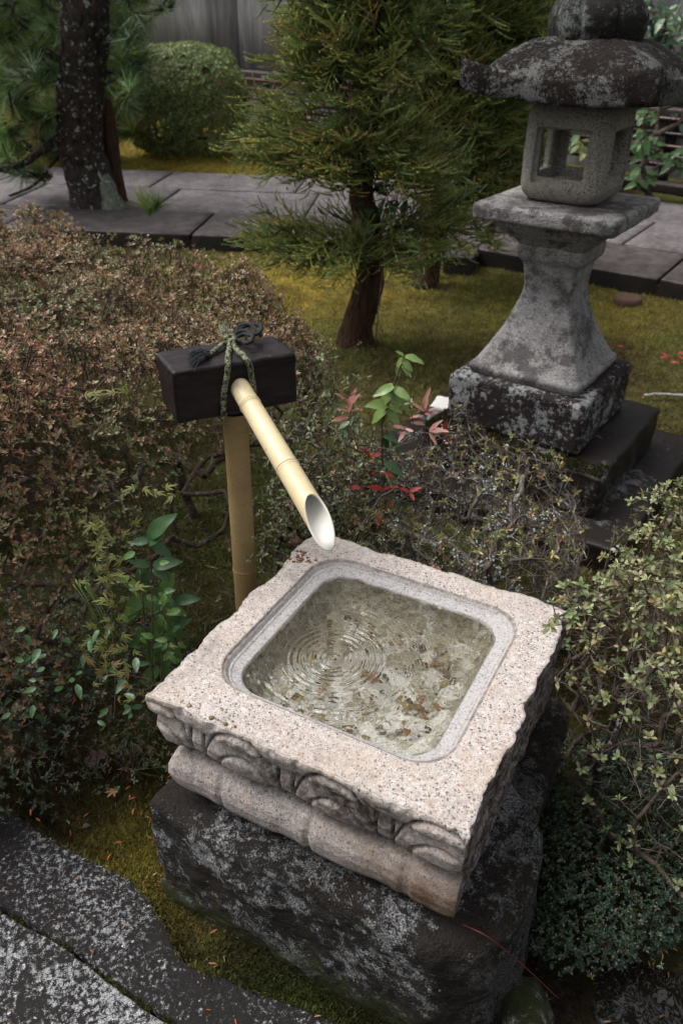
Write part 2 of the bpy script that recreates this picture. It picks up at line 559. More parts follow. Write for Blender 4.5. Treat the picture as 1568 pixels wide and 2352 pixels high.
def rbox(hx, hy, hz, r=.01, n=14):
    """rounded box surface"""
    g = np.linspace(-1, 1, n + 1)
    # concentrate samples near the edges
    g = np.sign(g) * (1 - (1 - np.abs(g)) ** 1.6)
    A, B = np.meshgrid(g, g, indexing='ij')
    one = np.ones_like(A)
    Vs, Fs, off = [], [], 0
    idx = np.arange((n + 1) ** 2).reshape(n + 1, n + 1)
    q = np.stack([idx[:-1, :-1], idx[1:, :-1], idx[1:, 1:], idx[:-1, 1:]], -1).reshape(-1, 4)
    for ax in range(3):
        for s in (-1, 1):
            P = [None] * 3
            P[ax] = one * s
            P[(ax + 1) % 3] = A
            P[(ax + 2) % 3] = B
            V = np.stack(P, -1).reshape(-1, 3)
            Vs.append(V)
            Fs.append((q if s > 0 else q[:, ::-1]) + off)
            off += len(V)
    V = np.concatenate(Vs)
    F = np.concatenate(Fs)
    key = np.round(V * 1e5).astype(np.int64)
    _, first, inv = np.unique(key, axis=0, return_index=True, return_inverse=True)
    V = V[first]
    F = inv.ravel()[F]
    h = np.array([hx, hy, hz])
    P = V * h
    inn = np.clip(P, -h + r, h - r)
    d = P - inn
    L = np.linalg.norm(d, axis=1)
    L[L == 0] = 1
    return inn + d / L[:, None] * r, F


def rough(V, amp, scale, octv=4, seed=0.0):
    """push outward with noise (vector noise)"""
    V = np.asarray(V, float)
    d = np.stack([fbm(V + 11.1 + seed, scale, octv), fbm(V + 37.7 + seed, scale, octv), fbm(V + 71.9 + seed, scale, octv)], -1)
    return V + d * amp


def rotz(V, a):
    c_, s_ = cos(a), sin(a)
    V = np.asarray(V, float)
    return np.stack([V[:, 0] * c_ - V[:, 1] * s_, V[:, 0] * s_ + V[:, 1] * c_, V[:, 2]], -1)


def ortho(D):
    D = D / np.maximum(np.linalg.norm(D, axis=-1, keepdims=True), 1e-9)
    a = np.where(np.abs(D[..., 2:3]) > .95, np.array([1.0, 0, 0]), np.array([0, 0, 1.0]))
    X = np.cross(a, D)
    X /= np.linalg.norm(X, axis=-1, keepdims=True)
    Y = np.cross(D, X)
    return X, Y, D


def segs_mesh(A, B, ra, rb, k=4):
    """batch of tapered prisms A->B"""
    A = np.asarray(A, float); B = np.asarray(B, float)
    n = len(A)
    ra = np.broadcast_to(np.asarray(ra, float), (n,)); rb = np.broadcast_to(np.asarray(rb, float), (n,))
    X, Y, D = ortho(B - A)
    an = np.arange(k) / k * 2 * pi
    ca, sa = np.cos(an), np.sin(an)
    ring = X[:, None] * ca[None, :, None] + Y[:, None] * sa[None, :, None]
    V = np.concatenate([A[:, None] + ring * ra[:, None, None], B[:, None] + ring * rb[:, None, None]], 1).reshape(-1, 3)
    i = np.arange(k); j = (i + 1) % k
    f = np.stack([i, j, j + k, i + k], -1)
    F = (f[None] + (np.arange(n) * 2 * k)[:, None, None]).reshape(-1, 4)
    return V, F


def tube(P, R, k=12, cap=True):
    """one smooth tube along polyline P"""
    P = np.asarray(P, float); n = len(P)
    R = np.broadcast_to(np.asarray(R, float), (n,))
    T = np.gradient(P, axis=0)
    T /= np.linalg.norm(T, axis=1)[:, None]
    X = np.zeros_like(P)
    x, _, _ = ortho(T[:1])
    X[0] = x[0]
    for i in range(1, n):
        v = X[i - 1] - T[i] * (X[i - 1] @ T[i])
        X[i] = v / np.linalg.norm(v)
    Y = np.cross(T, X)
    an = np.arange(k) / k * 2 * pi
    V = (P[:, None] + (X[:, None] * np.cos(an)[None, :, None] + Y[:, None] * np.sin(an)[None, :, None]) * R[:, None, None]).reshape(-1, 3)
    i = np.arange(k); j = (i + 1) % k
    f = np.stack([i, j, j + k, i + k], -1)
    F = (f[None] + (np.arange(n - 1) * k)[:, None, None]).reshape(-1, 4)
    if cap:
        V = np.concatenate([V, P[:1], P[-1:]])
        a, b = len(V) - 2, len(V) - 1
        t1 = np.stack([j, i, np.full(k, a)], -1)
        t2 = np.stack([i + (n - 1) * k, j + (n - 1) * k, np.full(k, b)], -1)
        return V, [F, np.concatenate([t1, t2])]
    return V, [F]


def spline(P, n=24):
    P = np.asarray(P, float)
    m = len(P)
    Q = np.concatenate([2 * P[:1] - P[1:2], P, 2 * P[-1:] - P[-2:-1]])
    t = np.linspace(0, m - 1 - 1e-6, n)
    i = t.astype(int); f = (t - i)[:, None]
    a, b, c_, d = Q[i], Q[i + 1], Q[i + 2], Q[i + 3]
    return .5 * (2 * b + (c_ - a) * f + (2 * a - 5 * b + 4 * c_ - d) * f * f + (3 * b - a - 3 * c_ + d) * f ** 3)


# leaf templates: axis +x, normal +z
def leaf_tpl(w=.4, fold=.12, curl=.15, quads=False):
    if quads:   # 4 verts, 2 tris
        V = np.array([[0, 0, 0], [.5, -w / 2, fold * .5], [1, 0, -curl * .5], [.5, w / 2, fold * .5]])
        F = np.array([[0, 1, 3], [1, 2, 3]])
    else:
        V = np.array([[0, 0, 0], [.35, -w * .46, fold * .5], [.35, 0, 0], [.35, w * .46, fold * .5],
                      [.72, -w * .38, fold * .4 - curl * .3], [.72, 0, -curl * .3], [.72, w * .38, fold * .4 - curl * .3], [1, 0, -curl]])
        F = np.array([[0, 1, 2], [0, 2, 3], [1, 4, 5], [1, 5, 2], [2, 5, 6], [2, 6, 3], [4, 7, 5], [5, 7, 6]])
    return V, F


def place(tpl, P, D, N, S, C=None):
    """instances of a template: origin P, axis D, approx normal N, scale S, colour C"""
    V, F = tpl
    D = D / np.maximum(np.linalg.norm(D, axis=1, keepdims=True), 1e-9)
    Y = np.cross(N, D)
    Y /= np.maximum(np.linalg.norm(Y, axis=1, keepdims=True), 1e-9)
    Z = np.cross(D, Y)
    S = np.broadcast_to(np.asarray(S, float), (len(P),))
    W = (V[None, :, 0:1] * D[:, None] + V[None, :, 1:2] * Y[:, None] + V[None, :, 2:3] * Z[:, None]) * S[:, None, None] + P[:, None]
    n, m = len(P), len(V)
    FF = (F[None] + (np.arange(n) * m)[:, None, None]).reshape(-1, F.shape[1])
    cc = None
    if C is not None:
        cc = np.repeat(C, m, axis=0)
    return W.reshape(-1, 3), FF, cc


def pal(colors, weights, n, jit=.18):
    c_ = np.array(colors, float)
    w = np.array(weights, float)
    i = rng.choice(len(c_), n, p=w / w.sum())
    return np.clip(c_[i] * (1 + rng.normal(0, jit, (n, 1))) * (1 + rng.normal(0, .06, (n, 3))), .004, .8)


def rosettes(P, A, leaf, k=6, size=.016, tpl=None, colors=None, weights=None, elev=(.2, .9), cper=None, jit=.18):
    """k leaves around each tip P with tip axis A"""
    n = len(P)
    X, Y, Z = ortho(A)
    ph = (np.arange(k) * 2.4)[None] + rng.uniform(0, 6.28, (n, 1)) + rng.normal(0, .25, (n, k))
    el = np.linspace(elev[0], elev[1], k)[None] + rng.normal(0, .15, (n, k))
    D = (X[:, None] * np.cos(ph)[..., None] + Y[:, None] * np.sin(ph)[..., None]) * np.cos(el)[..., None] + Z[:, None] * np.sin(el)[..., None]
    N = Z[:, None] * np.cos(el)[..., None] - (X[:, None] * np.cos(ph)[..., None] + Y[:, None] * np.sin(ph)[..., None]) * np.sin(el)[..., None]
    S = size * rng.uniform(.65, 1.15, (n, k)) * (1.1 - .35 * np.linspace(0, 1, k)[None])
    PP = P[:, None] + Z[:, None] * (np.linspace(0, .25, k) * size)[None, :, None]
    if cper is None:
        base = pal(colors, weights, n, jit)
    else:
        base = cper
    C = np.repeat(base, k, 0) * (1 + rng.normal(0, .12, (n * k, 1)))
    mixc = rng.random(n * k) < .25
    if colors is not None:
        C[mixc] = pal(colors, weights, mixc.sum(), jit)
    return place(tpl or leaf, PP.reshape(-1, 3), D.reshape(-1, 3), N.reshape(-1, 3), S.ravel(), np.clip(C, .004, .8))


def poly_sd(P, poly):
    """signed distance (positive inside) to polygon, vectorised"""
    poly = np.asarray(poly, float)
    d = np.full(len(P), 1e9)
    ins = np.zeros(len(P), bool)
    for i in range(len(poly)):
        a, b = poly[i], poly[(i + 1) % len(poly)]
        e = b - a
        w = P - a
        t = np.clip((w @ e) / (e @ e), 0, 1)
        d = np.minimum(d, np.linalg.norm(w - t[:, None] * e, axis=1))
        cnd = ((a[1] <= P[:, 1]) != (b[1] <= P[:, 1]))
        xx = a[0] + (P[:, 1] - a[1]) / (b[1] - a[1] + 1e-12) * (b[0] - a[0])
        ins ^= cnd & (P[:, 0] < xx)
    return np.where(ins, d, -d)


def grow(bases, targets, step=.06, jitter=.012, up=.3):
    """attach every target to the nearest skeleton node; returns segments with pipe-model radii"""
    nodes = [np.array(b, float) for b in bases]
    par = [-1] * len(nodes)
    order = np.argsort([min(np.linalg.norm(t_ - b) for b in nodes[:len(bases)]) for t_ in targets]) if len(targets) < 4000 else np.arange(len(targets))
    arr = np.zeros((len(bases) + len(targets) * 12 + 10, 3))
    arr[:len(nodes)] = nodes
    n = len(nodes)
    tips = []
    for ti in order:
        t_ = targets[ti]
        d = np.linalg.norm(arr[:n] - t_, axis=1) + np.maximum(0, arr[:n, 2] - t_[2]) * 2
        p = int(np.argmin(d))
        L = np.linalg.norm(arr[p] - t_)
        m = int(min(10, max(1, round(L / step))))
        a = arr[p].copy()
        last = p
        for k in range(1, m + 1):
            f = k / m
            q = a + (t_ - a) * f
            if k < m:
                q = q + rng.normal(0, jitter, 3)
                q[2] += up * L * f * (1 - f)
            arr[n] = q
            par.append(last)
            last = n
            n += 1
        tips.append(last)
    w = np.zeros(n)
    for tp in tips:
        w[tp] += 1
    for i in range(n - 1, -1, -1):
        if par[i] >= 0:
            w[par[i]] += w[i]
    par = np.array(par)
    ch = np.where(par >= 0)[0]
    return arr[:n], par, w, ch, np.array(tips)


def skeleton_mesh(sk, r0, power=.42, rmax=.05, k=4):
    arr, par, w, ch, tips = sk
    R = np.minimum(r0 * np.maximum(w, 1) ** power, rmax)
    return segs_mesh(arr[par[ch]], arr[ch], np.minimum(R[par[ch]], R[ch] * 1.35), R[ch], k)


def tipdir(sk):
    arr, par, w, ch, tips = sk
    d = arr[tips] - arr[par[tips]]
    return arr[tips], d / np.maximum(np.linalg.norm(d, axis=1)[:, None], 1e-6)


def cat_mesh(parts):
    V, F, C, off = [], [], [], 0
    for v, f, c_ in parts:
        V.append(v)
        F.append(np.asarray(f) + off)
        C.append(c_)
        off += len(v)
    return np.concatenate(V), np.concatenate(F), np.concatenate(C)

# ================================================================== SETTING
UP = np.array([0, 0, 1.0])


def pal(colors, weights, n, jit=.18):
    c_ = np.array(colors, float)
    w = np.array(weights, float)
    i = rng.choice(len(c_), n, p=w / w.sum())
    return np.clip(c_[i] * (1 + rng.normal(0, jit, (n, 1))) * (1 + rng.normal(0, .06, (n, 3))), .004, .8)


# ---------------------------------------------------------------- ground
def moss_col(x, y):
    P = np.stack([x, y, np.zeros_like(x)], -1)
    a = fbm(P + 5, 1.3, 4)
    b = fbm(P + 50, 5.0, 4)
    olive = np.array([.140, .128, .044]); gold = np.array([.34, .26, .05]); brown = np.array([.075, .052, .026])
    green = np.array([.125, .15, .045]); soil = np.array([.035, .024, .016])
    n = len(x)
    c = np.tile(olive, (n, 1))
    f = sstep(.0, .5, a + .3 * b)[:, None]
    c = c * (1 - f) + brown * f
    f = sstep(.0, .45, -a + .5 * b)[:, None] * .8
    c = c * (1 - f) + green * f
    # golden moss before the kerb and past the path
    g = np.exp(-(((x + .25) / .95) ** 2 + ((y - 5.45) / .75) ** 2)) * (.75 + .9 * b)
    g = np.maximum(g, sstep(8.6, 9.2, y) * (.75 + .5 * b) * sstep(3.2, 1.5, x))
    g = np.maximum(g, np.exp(-(((x - 1.5) / .8) ** 2 + ((y - 5.0) / .5) ** 2)) * .5)
    g = np.clip(g, 0, 1)[:, None]
    c = c * (1 - g) + gold * g
    # litter and soil under the hedge, mossy corner by the basin
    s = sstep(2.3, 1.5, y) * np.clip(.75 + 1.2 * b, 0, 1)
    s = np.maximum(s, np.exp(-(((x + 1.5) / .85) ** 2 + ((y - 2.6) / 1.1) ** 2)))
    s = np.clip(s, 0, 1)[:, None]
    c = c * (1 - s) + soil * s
    m = np.exp(-(((x + .42) / .14) ** 2 + ((y - 1.08) / .17) ** 2)) * np.clip(.9 + 1.3 * b, 0, 1)
    m = np.clip(m, 0, 1)[:, None]
    c = c * (1 - m) + np.array([.21, .18, .04]) * m
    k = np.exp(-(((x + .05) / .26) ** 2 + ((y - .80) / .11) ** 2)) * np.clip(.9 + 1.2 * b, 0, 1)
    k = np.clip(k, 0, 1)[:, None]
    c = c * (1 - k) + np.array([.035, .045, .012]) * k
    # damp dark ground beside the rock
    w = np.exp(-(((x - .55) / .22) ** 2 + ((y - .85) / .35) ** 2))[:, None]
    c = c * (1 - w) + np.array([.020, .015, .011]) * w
    w = np.exp(-(((x - .62) / .35) ** 2 + ((y - 1.45) / .35) ** 2))[:, None] * .5
    c = c * (1 - w) + np.array([.13, .13, .03]) * w
    return np.clip(c * (1 + .55 * fbm(P + 70, 13.0, 4) + .35 * fbm(P + 90, 3.0, 3))[:, None], .004, .8)


def ground_z(x, y):
    P = np.stack([x, y, np.zeros_like(x)], -1)
    z = .020 * fbm(P, 5.0, 5) + .02 * fbm(P + 9, .8, 2)
    z = z - .045 * np.exp(-(((x - .62) / .2) ** 2 + ((y - .70) / .22) ** 2))
    z = z + .03 * np.exp(-(((x + .45) / .18) ** 2 + ((y - 1.12) / .16) ** 2))
    # keep clear of paving
    return z - .02


gx = np.sinh(np.linspace(-4.6, 4.6, 300)) * .9
gy = 1.2 + np.sinh(np.linspace(-2.6, 4.6, 330)) * 1.0
GX, GY = np.meshgrid(gx, gy, indexing='ij')
x, y = GX.ravel(), GY.ravel()
z = ground_z(x, y)
idx = np.arange(len(x)).reshape(GX.shape)
q = np.stack([idx[:-1, :-1], idx[1:, :-1], idx[1:, 1:], idx[:-1, 1:]], -1).reshape(-1, 4)
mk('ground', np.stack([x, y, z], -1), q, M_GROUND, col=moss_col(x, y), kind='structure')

# sky-side trees are above; the moss as real fuzz
SLABPOLY = [at(*q_, .02)[:2] for q_ in ((-60, 1815), (0, 1848), (75, 1893), (150, 1938), (225, 1980), (300, 2018), (350, 2070), (392, 2152), (425, 2212),
            (500, 2236), (560, 2266), (660, 2300), (790, 2350), (840, 2420), (840, 2800), (-300, 2800), (-300, 2000))]


def blades(n, box, size, name, smin=.0, keepd=1.0):
    x0, x1, y0, y1 = box
    x = rng.uniform(x0, x1, n); y = y0 + (y1 - y0) * rng.random(n) ** 1.3
    P2 = np.stack([x, y], -1)
    k = poly_sd(P2, SLABPOLY) < .004
    x, y = x[k], y[k]
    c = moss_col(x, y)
    lum = c.sum(1)
    k = rng.random(len(x)) < np.clip(lum / .16, .12, 1)
    x, y, c = x[k], y[k], c[k]
    z = ground_z(x, y)
    n = len(x)
    P = np.stack([x, y, z - .002], -1)
    D = np.stack([rng.normal(0, .5, n), rng.normal(0, .5, n), np.ones(n)], -1)
    N = rng.normal(0, 1, (n, 3))
    T = (np.array([[0, -.14, 0], [0, .14, 0], [1, 0, 0]]), np.array([[0, 1, 2]]))
    V, F, C = place(T, P, D, N, size * rng.uniform(.5, 1.4, n), np.clip(c * 1.35 * (1 + rng.normal(0, .25, (n, 1))), .004, .6))
    mk(name, V, F, M_MOSSB, col=C, kind='stuff', smooth=False)


blades(130000, (-.95, .95, .62, 2.3), .012, 'moss_tufts')
blades(60000, (-.80, .15, .70, 1.40), .012, 'moss_tufts')
blades(150000, (-2.2, 3.0, 2.2, 6.3), .022, 'moss_tufts')
blades(50000, (-4.2, 3.0, 8.9, 12.8), .03, 'moss_tufts')

# ---------------------------------------------------------------- path
path = mk('path', *(lambda V, F: (V, F))(*rbox(.5, .5, .01, .004, 2)), M_SOIL, kind='structure')
PIV = np.array([.86, 6.08])


def path_row(ang, side, w0, w1, lens, start, mat, tone, zt, sgn):
    """one row of paving slabs between the offsets w0 and w1 from the near edge"""
    d = np.array([cos(ang), sin(ang)]); nn = np.array([-sin(ang), cos(ang)])
    s = start
    for L in lens:
        a, b = (s, s + L) if sgn > 0 else (s - L, s)
        s = b if sgn > 0 else a
        g = .011
        ctr = PIV + d * (a + b) / 2 + nn * (w0 + w1) / 2
        if abs(ctr[0]) > 6: continue
        V, F = rbox((b - a) / 2 - g, (w1 - w0) / 2 - g, .07, .008, 8)
        V = rough(V, .003, 8, 3, seed=rng.uniform(0, 50))
        V = rotz(V, ang) + np.array([ctr[0], ctr[1], zt - .07 + rng.normal(0, .002)])
        tc_ = np.array(tone) * (1 + rng.normal(0, .07))
        mk('paving_slab', V, F, mat, path, col=np.tile(tc_, (len(V), 1)) if mat is M_PATH else None)


TL = (.13, .12, .13)
AL, AR = radians(-5.5), radians(-33)
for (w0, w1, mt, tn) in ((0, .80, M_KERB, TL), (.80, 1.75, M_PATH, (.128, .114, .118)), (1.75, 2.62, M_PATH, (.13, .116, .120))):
    k = int(w0 * 10)
    off = {0: 0, 8: -.25, 17: .25}[k]
    left = {0: [.95, 1.2, 1.5, 1.2, 1.3], 8: [1.6, 1.32, 1.3, 1.5], 17: [2.05, 1.4, 1.5, 1.5]}[k]
    right = {0: [1.35, .75, 1.6, 1.4, 1.4], 8: [1.05, 1.4, 1.4, 1.4, 1.3], 17: [.8, 1.5, 1.3, 1.4, 1.4]}[k]
    # mitre between both runs: both start a little apart from the pivot
    m = w0 * .24
    path_row(AL, 0, w0, w1, left, m + (w1 - w0) * .12, mt, tn, .10, -1)
    path_row(AR, 0, w0, w1, right, -m + (w1 - w0) * .05 + .03, mt, tn, .098, 1)
# stone running across the joint, nose standing out of the kerb line
dd = np.array([.38, .925]); 
V, F = rbox(.105, .62, .07, .008, 10)
V = rotz(rough(V, .003, 8), radians(-14)) + np.array([.94, 6.36, .037])
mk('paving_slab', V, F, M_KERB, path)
# bed of the path
bed = []
for (a, sg) in ((AL, -1), (AR, 1)):
    d = np.array([cos(a), sin(a)]); nn = np.array([-sin(a), cos(a)])
    for (s0, s1) in ((0, 6.5 * sg),):
        p = [PIV + d * s0 + nn * .02, PIV + d * s1 + nn * .02, PIV + d * s1 + nn * 2.58, PIV + d * s0 + nn * 2.58]
        bed.append(p)
Vb, Fb = [], []
for p in bed:
    o_ = len(Vb)
    for zz in (-.05, .055):
        for q_ in p: Vb.append((q_[0], q_[1], zz))
    Fb += [(o_ + 4, o_ + 5, o_ + 6, o_ + 7), (o_, o_ + 1, o_ + 5, o_ + 4), (o_ + 1, o_ + 2, o_ + 6, o_ + 5), (o_ + 2, o_ + 3, o_ + 7, o_ + 6), (o_ + 3, o_, o_ + 4, o_ + 7)]
old = path.data
pb = mk('path_bed_tmp', np.array(Vb), np.array(Fb), M_SOIL, smooth=False)
path.data = pb.data
bpy.data.objects.remove(pb)
path.data.name = 'path'

# ---------------------------------------------------------------- pavement in the foreground
pv = empty('pavement', kind='structure')


def slab_poly(poly, z0, z1, mat, amp=.006, name='paving_slab'):
    """stone slab from an outline: dense top with worn edge"""
    poly = np.array(poly, float)
    # resample outline
    L = np.linalg.norm(np.roll(poly, -1, 0) - poly, axis=1)
    pts = []
    for i in range(len(poly)):
        m = max(1, int(L[i] / .008))
        for k in range(m):
            pts.append(poly[i] + (poly[(i + 1) % len(poly)] - poly[i]) * k / m)
    pts = np.array(pts)
    n = len(pts)
    nz = fbm(np.concatenate([pts, np.zeros((n, 1))], 1), 22, 4) * amp
    T = np.roll(pts, -1, 0) - np.roll(pts, 1, 0)
    T /= np.linalg.norm(T, axis=1)[:, None] + 1e-9
    Nn = np.stack([T[:, 1], -T[:, 0]], -1)
    area = .5 * np.sum(pts[:, 0] * np.roll(pts[:, 1], -1) - np.roll(pts[:, 0], -1) * pts[:, 1])
    if area < 0: Nn = -Nn
    for _ in range(6): Nn = (np.roll(Nn, 1, 0) + Nn + np.roll(Nn, -1, 0)) / 3
    Nn /= np.linalg.norm(Nn, axis=1)[:, None]
    rings = []
    for (ins, zz) in ((.0, z0), (0, z1 - .009), (.0015, z1 - .004), (.004, z1 - .001)):
        p = pts + Nn * (nz - ins)[:, None]
        rings.append(np.concatenate([p, np.full((n, 1), zz)], 1))
    V = np.concatenate(rings)
    i = np.arange(n); j = (i + 1) % n
    f = np.stack([i, j, j + n, i + n], -1)
    if area < 0: f = f[:, ::-1]
    F = (f[None] + (np.arange(3) * n)[:, None, None]).reshape(-1, 4)
    edge = rings[-1][:, :2]
    lo, hi = edge.min(0), edge.max(0)
    ga, gb = np.meshgrid(np.arange(lo[0], hi[0], .009), np.arange(lo[1], hi[1], .009), indexing='ij')
    G = np.stack([ga.ravel(), gb.ravel()], -1) + rng.normal(0, .0015, (ga.size, 2))
    G = G[poly_sd(G, edge[::2]) > .008]
    from mathutils.geometry import delaunay_2d_cdt
    allp = np.concatenate([edge, G])
    vo, eo, fo, ov, oe, of_ = delaunay_2d_cdt([Vector(p_) for p_ in allp], [(int(k), int((k + 1) % n)) for k in range(n)], [], 0, 1e-6)
    vo = np.array([v_[:] for v_ in vo]); fo = np.array([f_ for f_ in fo if len(f_) == 3])
    cen = vo[fo].mean(1)
    fo = fo[poly_sd(cen, edge) > 0]
    sdv = np.clip(poly_sd(vo, edge), 0, .05)
    P3_ = np.concatenate([vo, np.zeros((len(vo), 1))], 1)
    zt_ = z1 - .001 + .0012 * sstep(0, .01, sdv) + (.0035 * fbm(P3_, 14, 4) + .0025 * fbm(P3_, 60, 3)) * sstep(0, .015, sdv)
    V2 = np.concatenate([vo, zt_[:, None]], 1)
    F2 = fo + len(V)
    return mk(name, np.concatenate([V, V2]), [F, F2], mat, pv)


J = [at(-300, 1900, .02)[:2], at(0, 2088, .02)[:2], at(160, 2180, .02)[:2], at(300, 2290, .02)[:2], at(420, 2370, .02)[:2], at(650, 2620, .02)[:2], at(800, 2850, .02)[:2]]
g = np.array([.0020, .0035])
slab_poly(SLABPOLY[1:14] + [at(850, 2800, .02)[:2]] + [p_ + g * .8 for p_ in J[::-1]] + [at(-300, 1780, .02)[:2]], -.06, .022, M_SLAB1)
slab_poly([p_ - g * .8 for p_ in J] + [at(-100, 2950, .02)[:2], at(-600, 2400, .02)[:2]], -.06, .026, M_SLAB2)

# ---------------------------------------------------------------- wall and rail fence at the back
WA = radians(-42)
WD = np.array([cos(WA), sin(WA)]); WN = np.array([-sin(WA), cos(WA)])
W0 = np.array([-1.45, 14.6])


def along(s, off=0.0, z=0.0):
    p = W0 + WD * s + WN * off
    return np.array([p[0], p[1], z])


wall = empty('garden_wall', along(0), WA, label='weathered grey plaster wall with dark rain streaks closing off the back of the garden', cat='wall')
for k, s in enumerate(np.arange(-9, 13, 2.9)):
    V, F = rbox(1.445, .12, 1.45, .01, 3)
    mk('wall_panel', V + np.array([s + 1.45, 0, 2.15]), F, M_WALL, wall)
V, F = rbox(11.5, .2, .06, .02, 6)
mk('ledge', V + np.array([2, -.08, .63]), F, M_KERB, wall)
V, F = rbox(11.5, .14, .36, .02, 6)
mk('footing', V + np.array([2, 0, .22]), F, M_WALL, wall)
V, F = rbox(11.5, .3, .05, .02, 6)
mk('wall_cap', V + np.array([2, 0, 3.65]), F, M_BLACK, wall)

fence = empty('rail_fence', along(0, -1.0), WA, label='low fence of dark red and black round rails standing before the grey wall', cat='fence')
for k, zz in enumerate((.66, .53, .41, .31, .235)):
    for s0 in (-3.4, -.35, 2.7, 5.75):
        P = np.stack([np.linspace(s0, s0 + 3.0, 5), np.zeros(5) + .02 * (k % 2), np.full(5, zz) + rng.normal(0, .004, 5)], -1)
        V, F = tube(P, .026 if k != 3 else .034, 10)
        mk('rail', V, F, M_RAIL, fence)
for s in np.arange(-3.4, 9, 1.52):
    V, F = rbox(.045, .045, .37, .008, 3)
    mk('fence_post', V + np.array([s, .075, .34]), F, M_BLACK, fence)
V, F = rbox(6.3, .10, .05, .02, 6)
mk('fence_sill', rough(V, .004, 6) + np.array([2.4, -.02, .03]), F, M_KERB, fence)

# ================================================================== STONE BASIN
BF = np.array([.2001, .7586, .55])
DU = np.array([-.888, .460, 0]); DV = np.array([.460, .888, 0])
S_ = .612


def bw(u, v, z):
    u = np.asarray(u, float)[..., None]; v = np.asarray(v, float)[..., None]; z = np.asarray(z, float)[..., None]
    return BF + u * DU + v * DV + z * np.array([0, 0, 1.0])


def petal(s, dz):
    """relief of the carved lotus petals on a side, positive = outward"""
    out = np.zeros_like(s)
    for c0 in (.605, .420, .235, .048):
        xx = (s - c0) / .078
        # outline arch of the petal
        top = .012 + .090 * np.abs(xx) ** 3.2
        ins = (np.abs(xx) < 1.0)
        dist = (dz - top) * .55
        edge = np.minimum(np.abs(dist), np.abs(np.abs(xx) - 1) * .078 + np.where(dz > .05, 0, 1) * .02)
        out -= .0085 * np.exp(-(edge / .0026) ** 2) * sstep(.004, .02, dz) * (dz < .128)
        out += np.where(ins & (dz > top), .0045 * (1 - np.abs(xx) ** 4), 0) * sstep(.0, .012, dz - top)
        # boss in the lower middle
        r = np.sqrt(((s - c0 + .005) / .050) ** 2 + ((dz - .112) / .046) ** 2)
        up = dz < .135
        out -= .0085 * np.exp(-((r - 1.04) / .06) ** 2) * up * sstep(.118, .098, dz)
        out += np.where(r < 1, .0055 * np.sqrt(np.clip(1 - r * r, 0, 1)), 0) * up
    # second row: broad scallops of the lower tier
    for c0 in (.56, .375, .19, .0):
        xx = (s - c0) / .09
        out -= .0035 * np.exp(-((np.abs(xx) - 1) * .09 / .006) ** 2) * sstep(.135, .15, dz)
    return out


prof_p = np.array([(0, .0), (.010, -.002), (.034, .001), (.041, .016), (.055, .012), (.075, .010), (.100, .017), (.115, .030), (.124, .050), (.130, .058), (.137, .050), (.150, .034), (.170, .026), (.190, .026), (.208, .034), (.222, .048), (.235, .075), (.246, .12)])
prof_0 = np.array([(0, .0), (.010, -.002), (.034, .000), (.041, .012), (.055, .008), (.075, .005), (.100, .010), (.115, .020), (.124, .034), (.131, .042), (.138, .032), (.150, .014), (.170, .003), (.190, .000), (.212, .003), (.228, .010), (.238, .026), (.246, .07)])
prof_f = np.array([(0, .0), (.03, .004), (.08, .006), (.12, .010), (.16, .006), (.2, .004), (.226, .008), (.238, .022), (.246, .07)])
NP = 250      # samples per side
NZ = 112
dzs = np.concatenate([np.linspace(0, .225, NZ - 14), np.linspace(.227, .246, 14)])


def inset(side, dz):
    p = prof_f if side == 3 else (prof_0 if side == 0 else prof_p)
    return np.interp(dz, p[:, 0], p[:, 1])


def chips(sv, side, dz):
    P = np.stack([sv * 1.0, np.full_like(sv, 3.1 * side), dz * .6], -1)
    a = fbm(P, 9, 3); b = fbm(P + 7, 38, 3)
    k = (.012, .026, .020, .016)[side]
    r = k * np.clip(a + .25, 0, 1) ** 1.3 + .006 * np.clip(b, 0, 1) + .002 * b
    return r


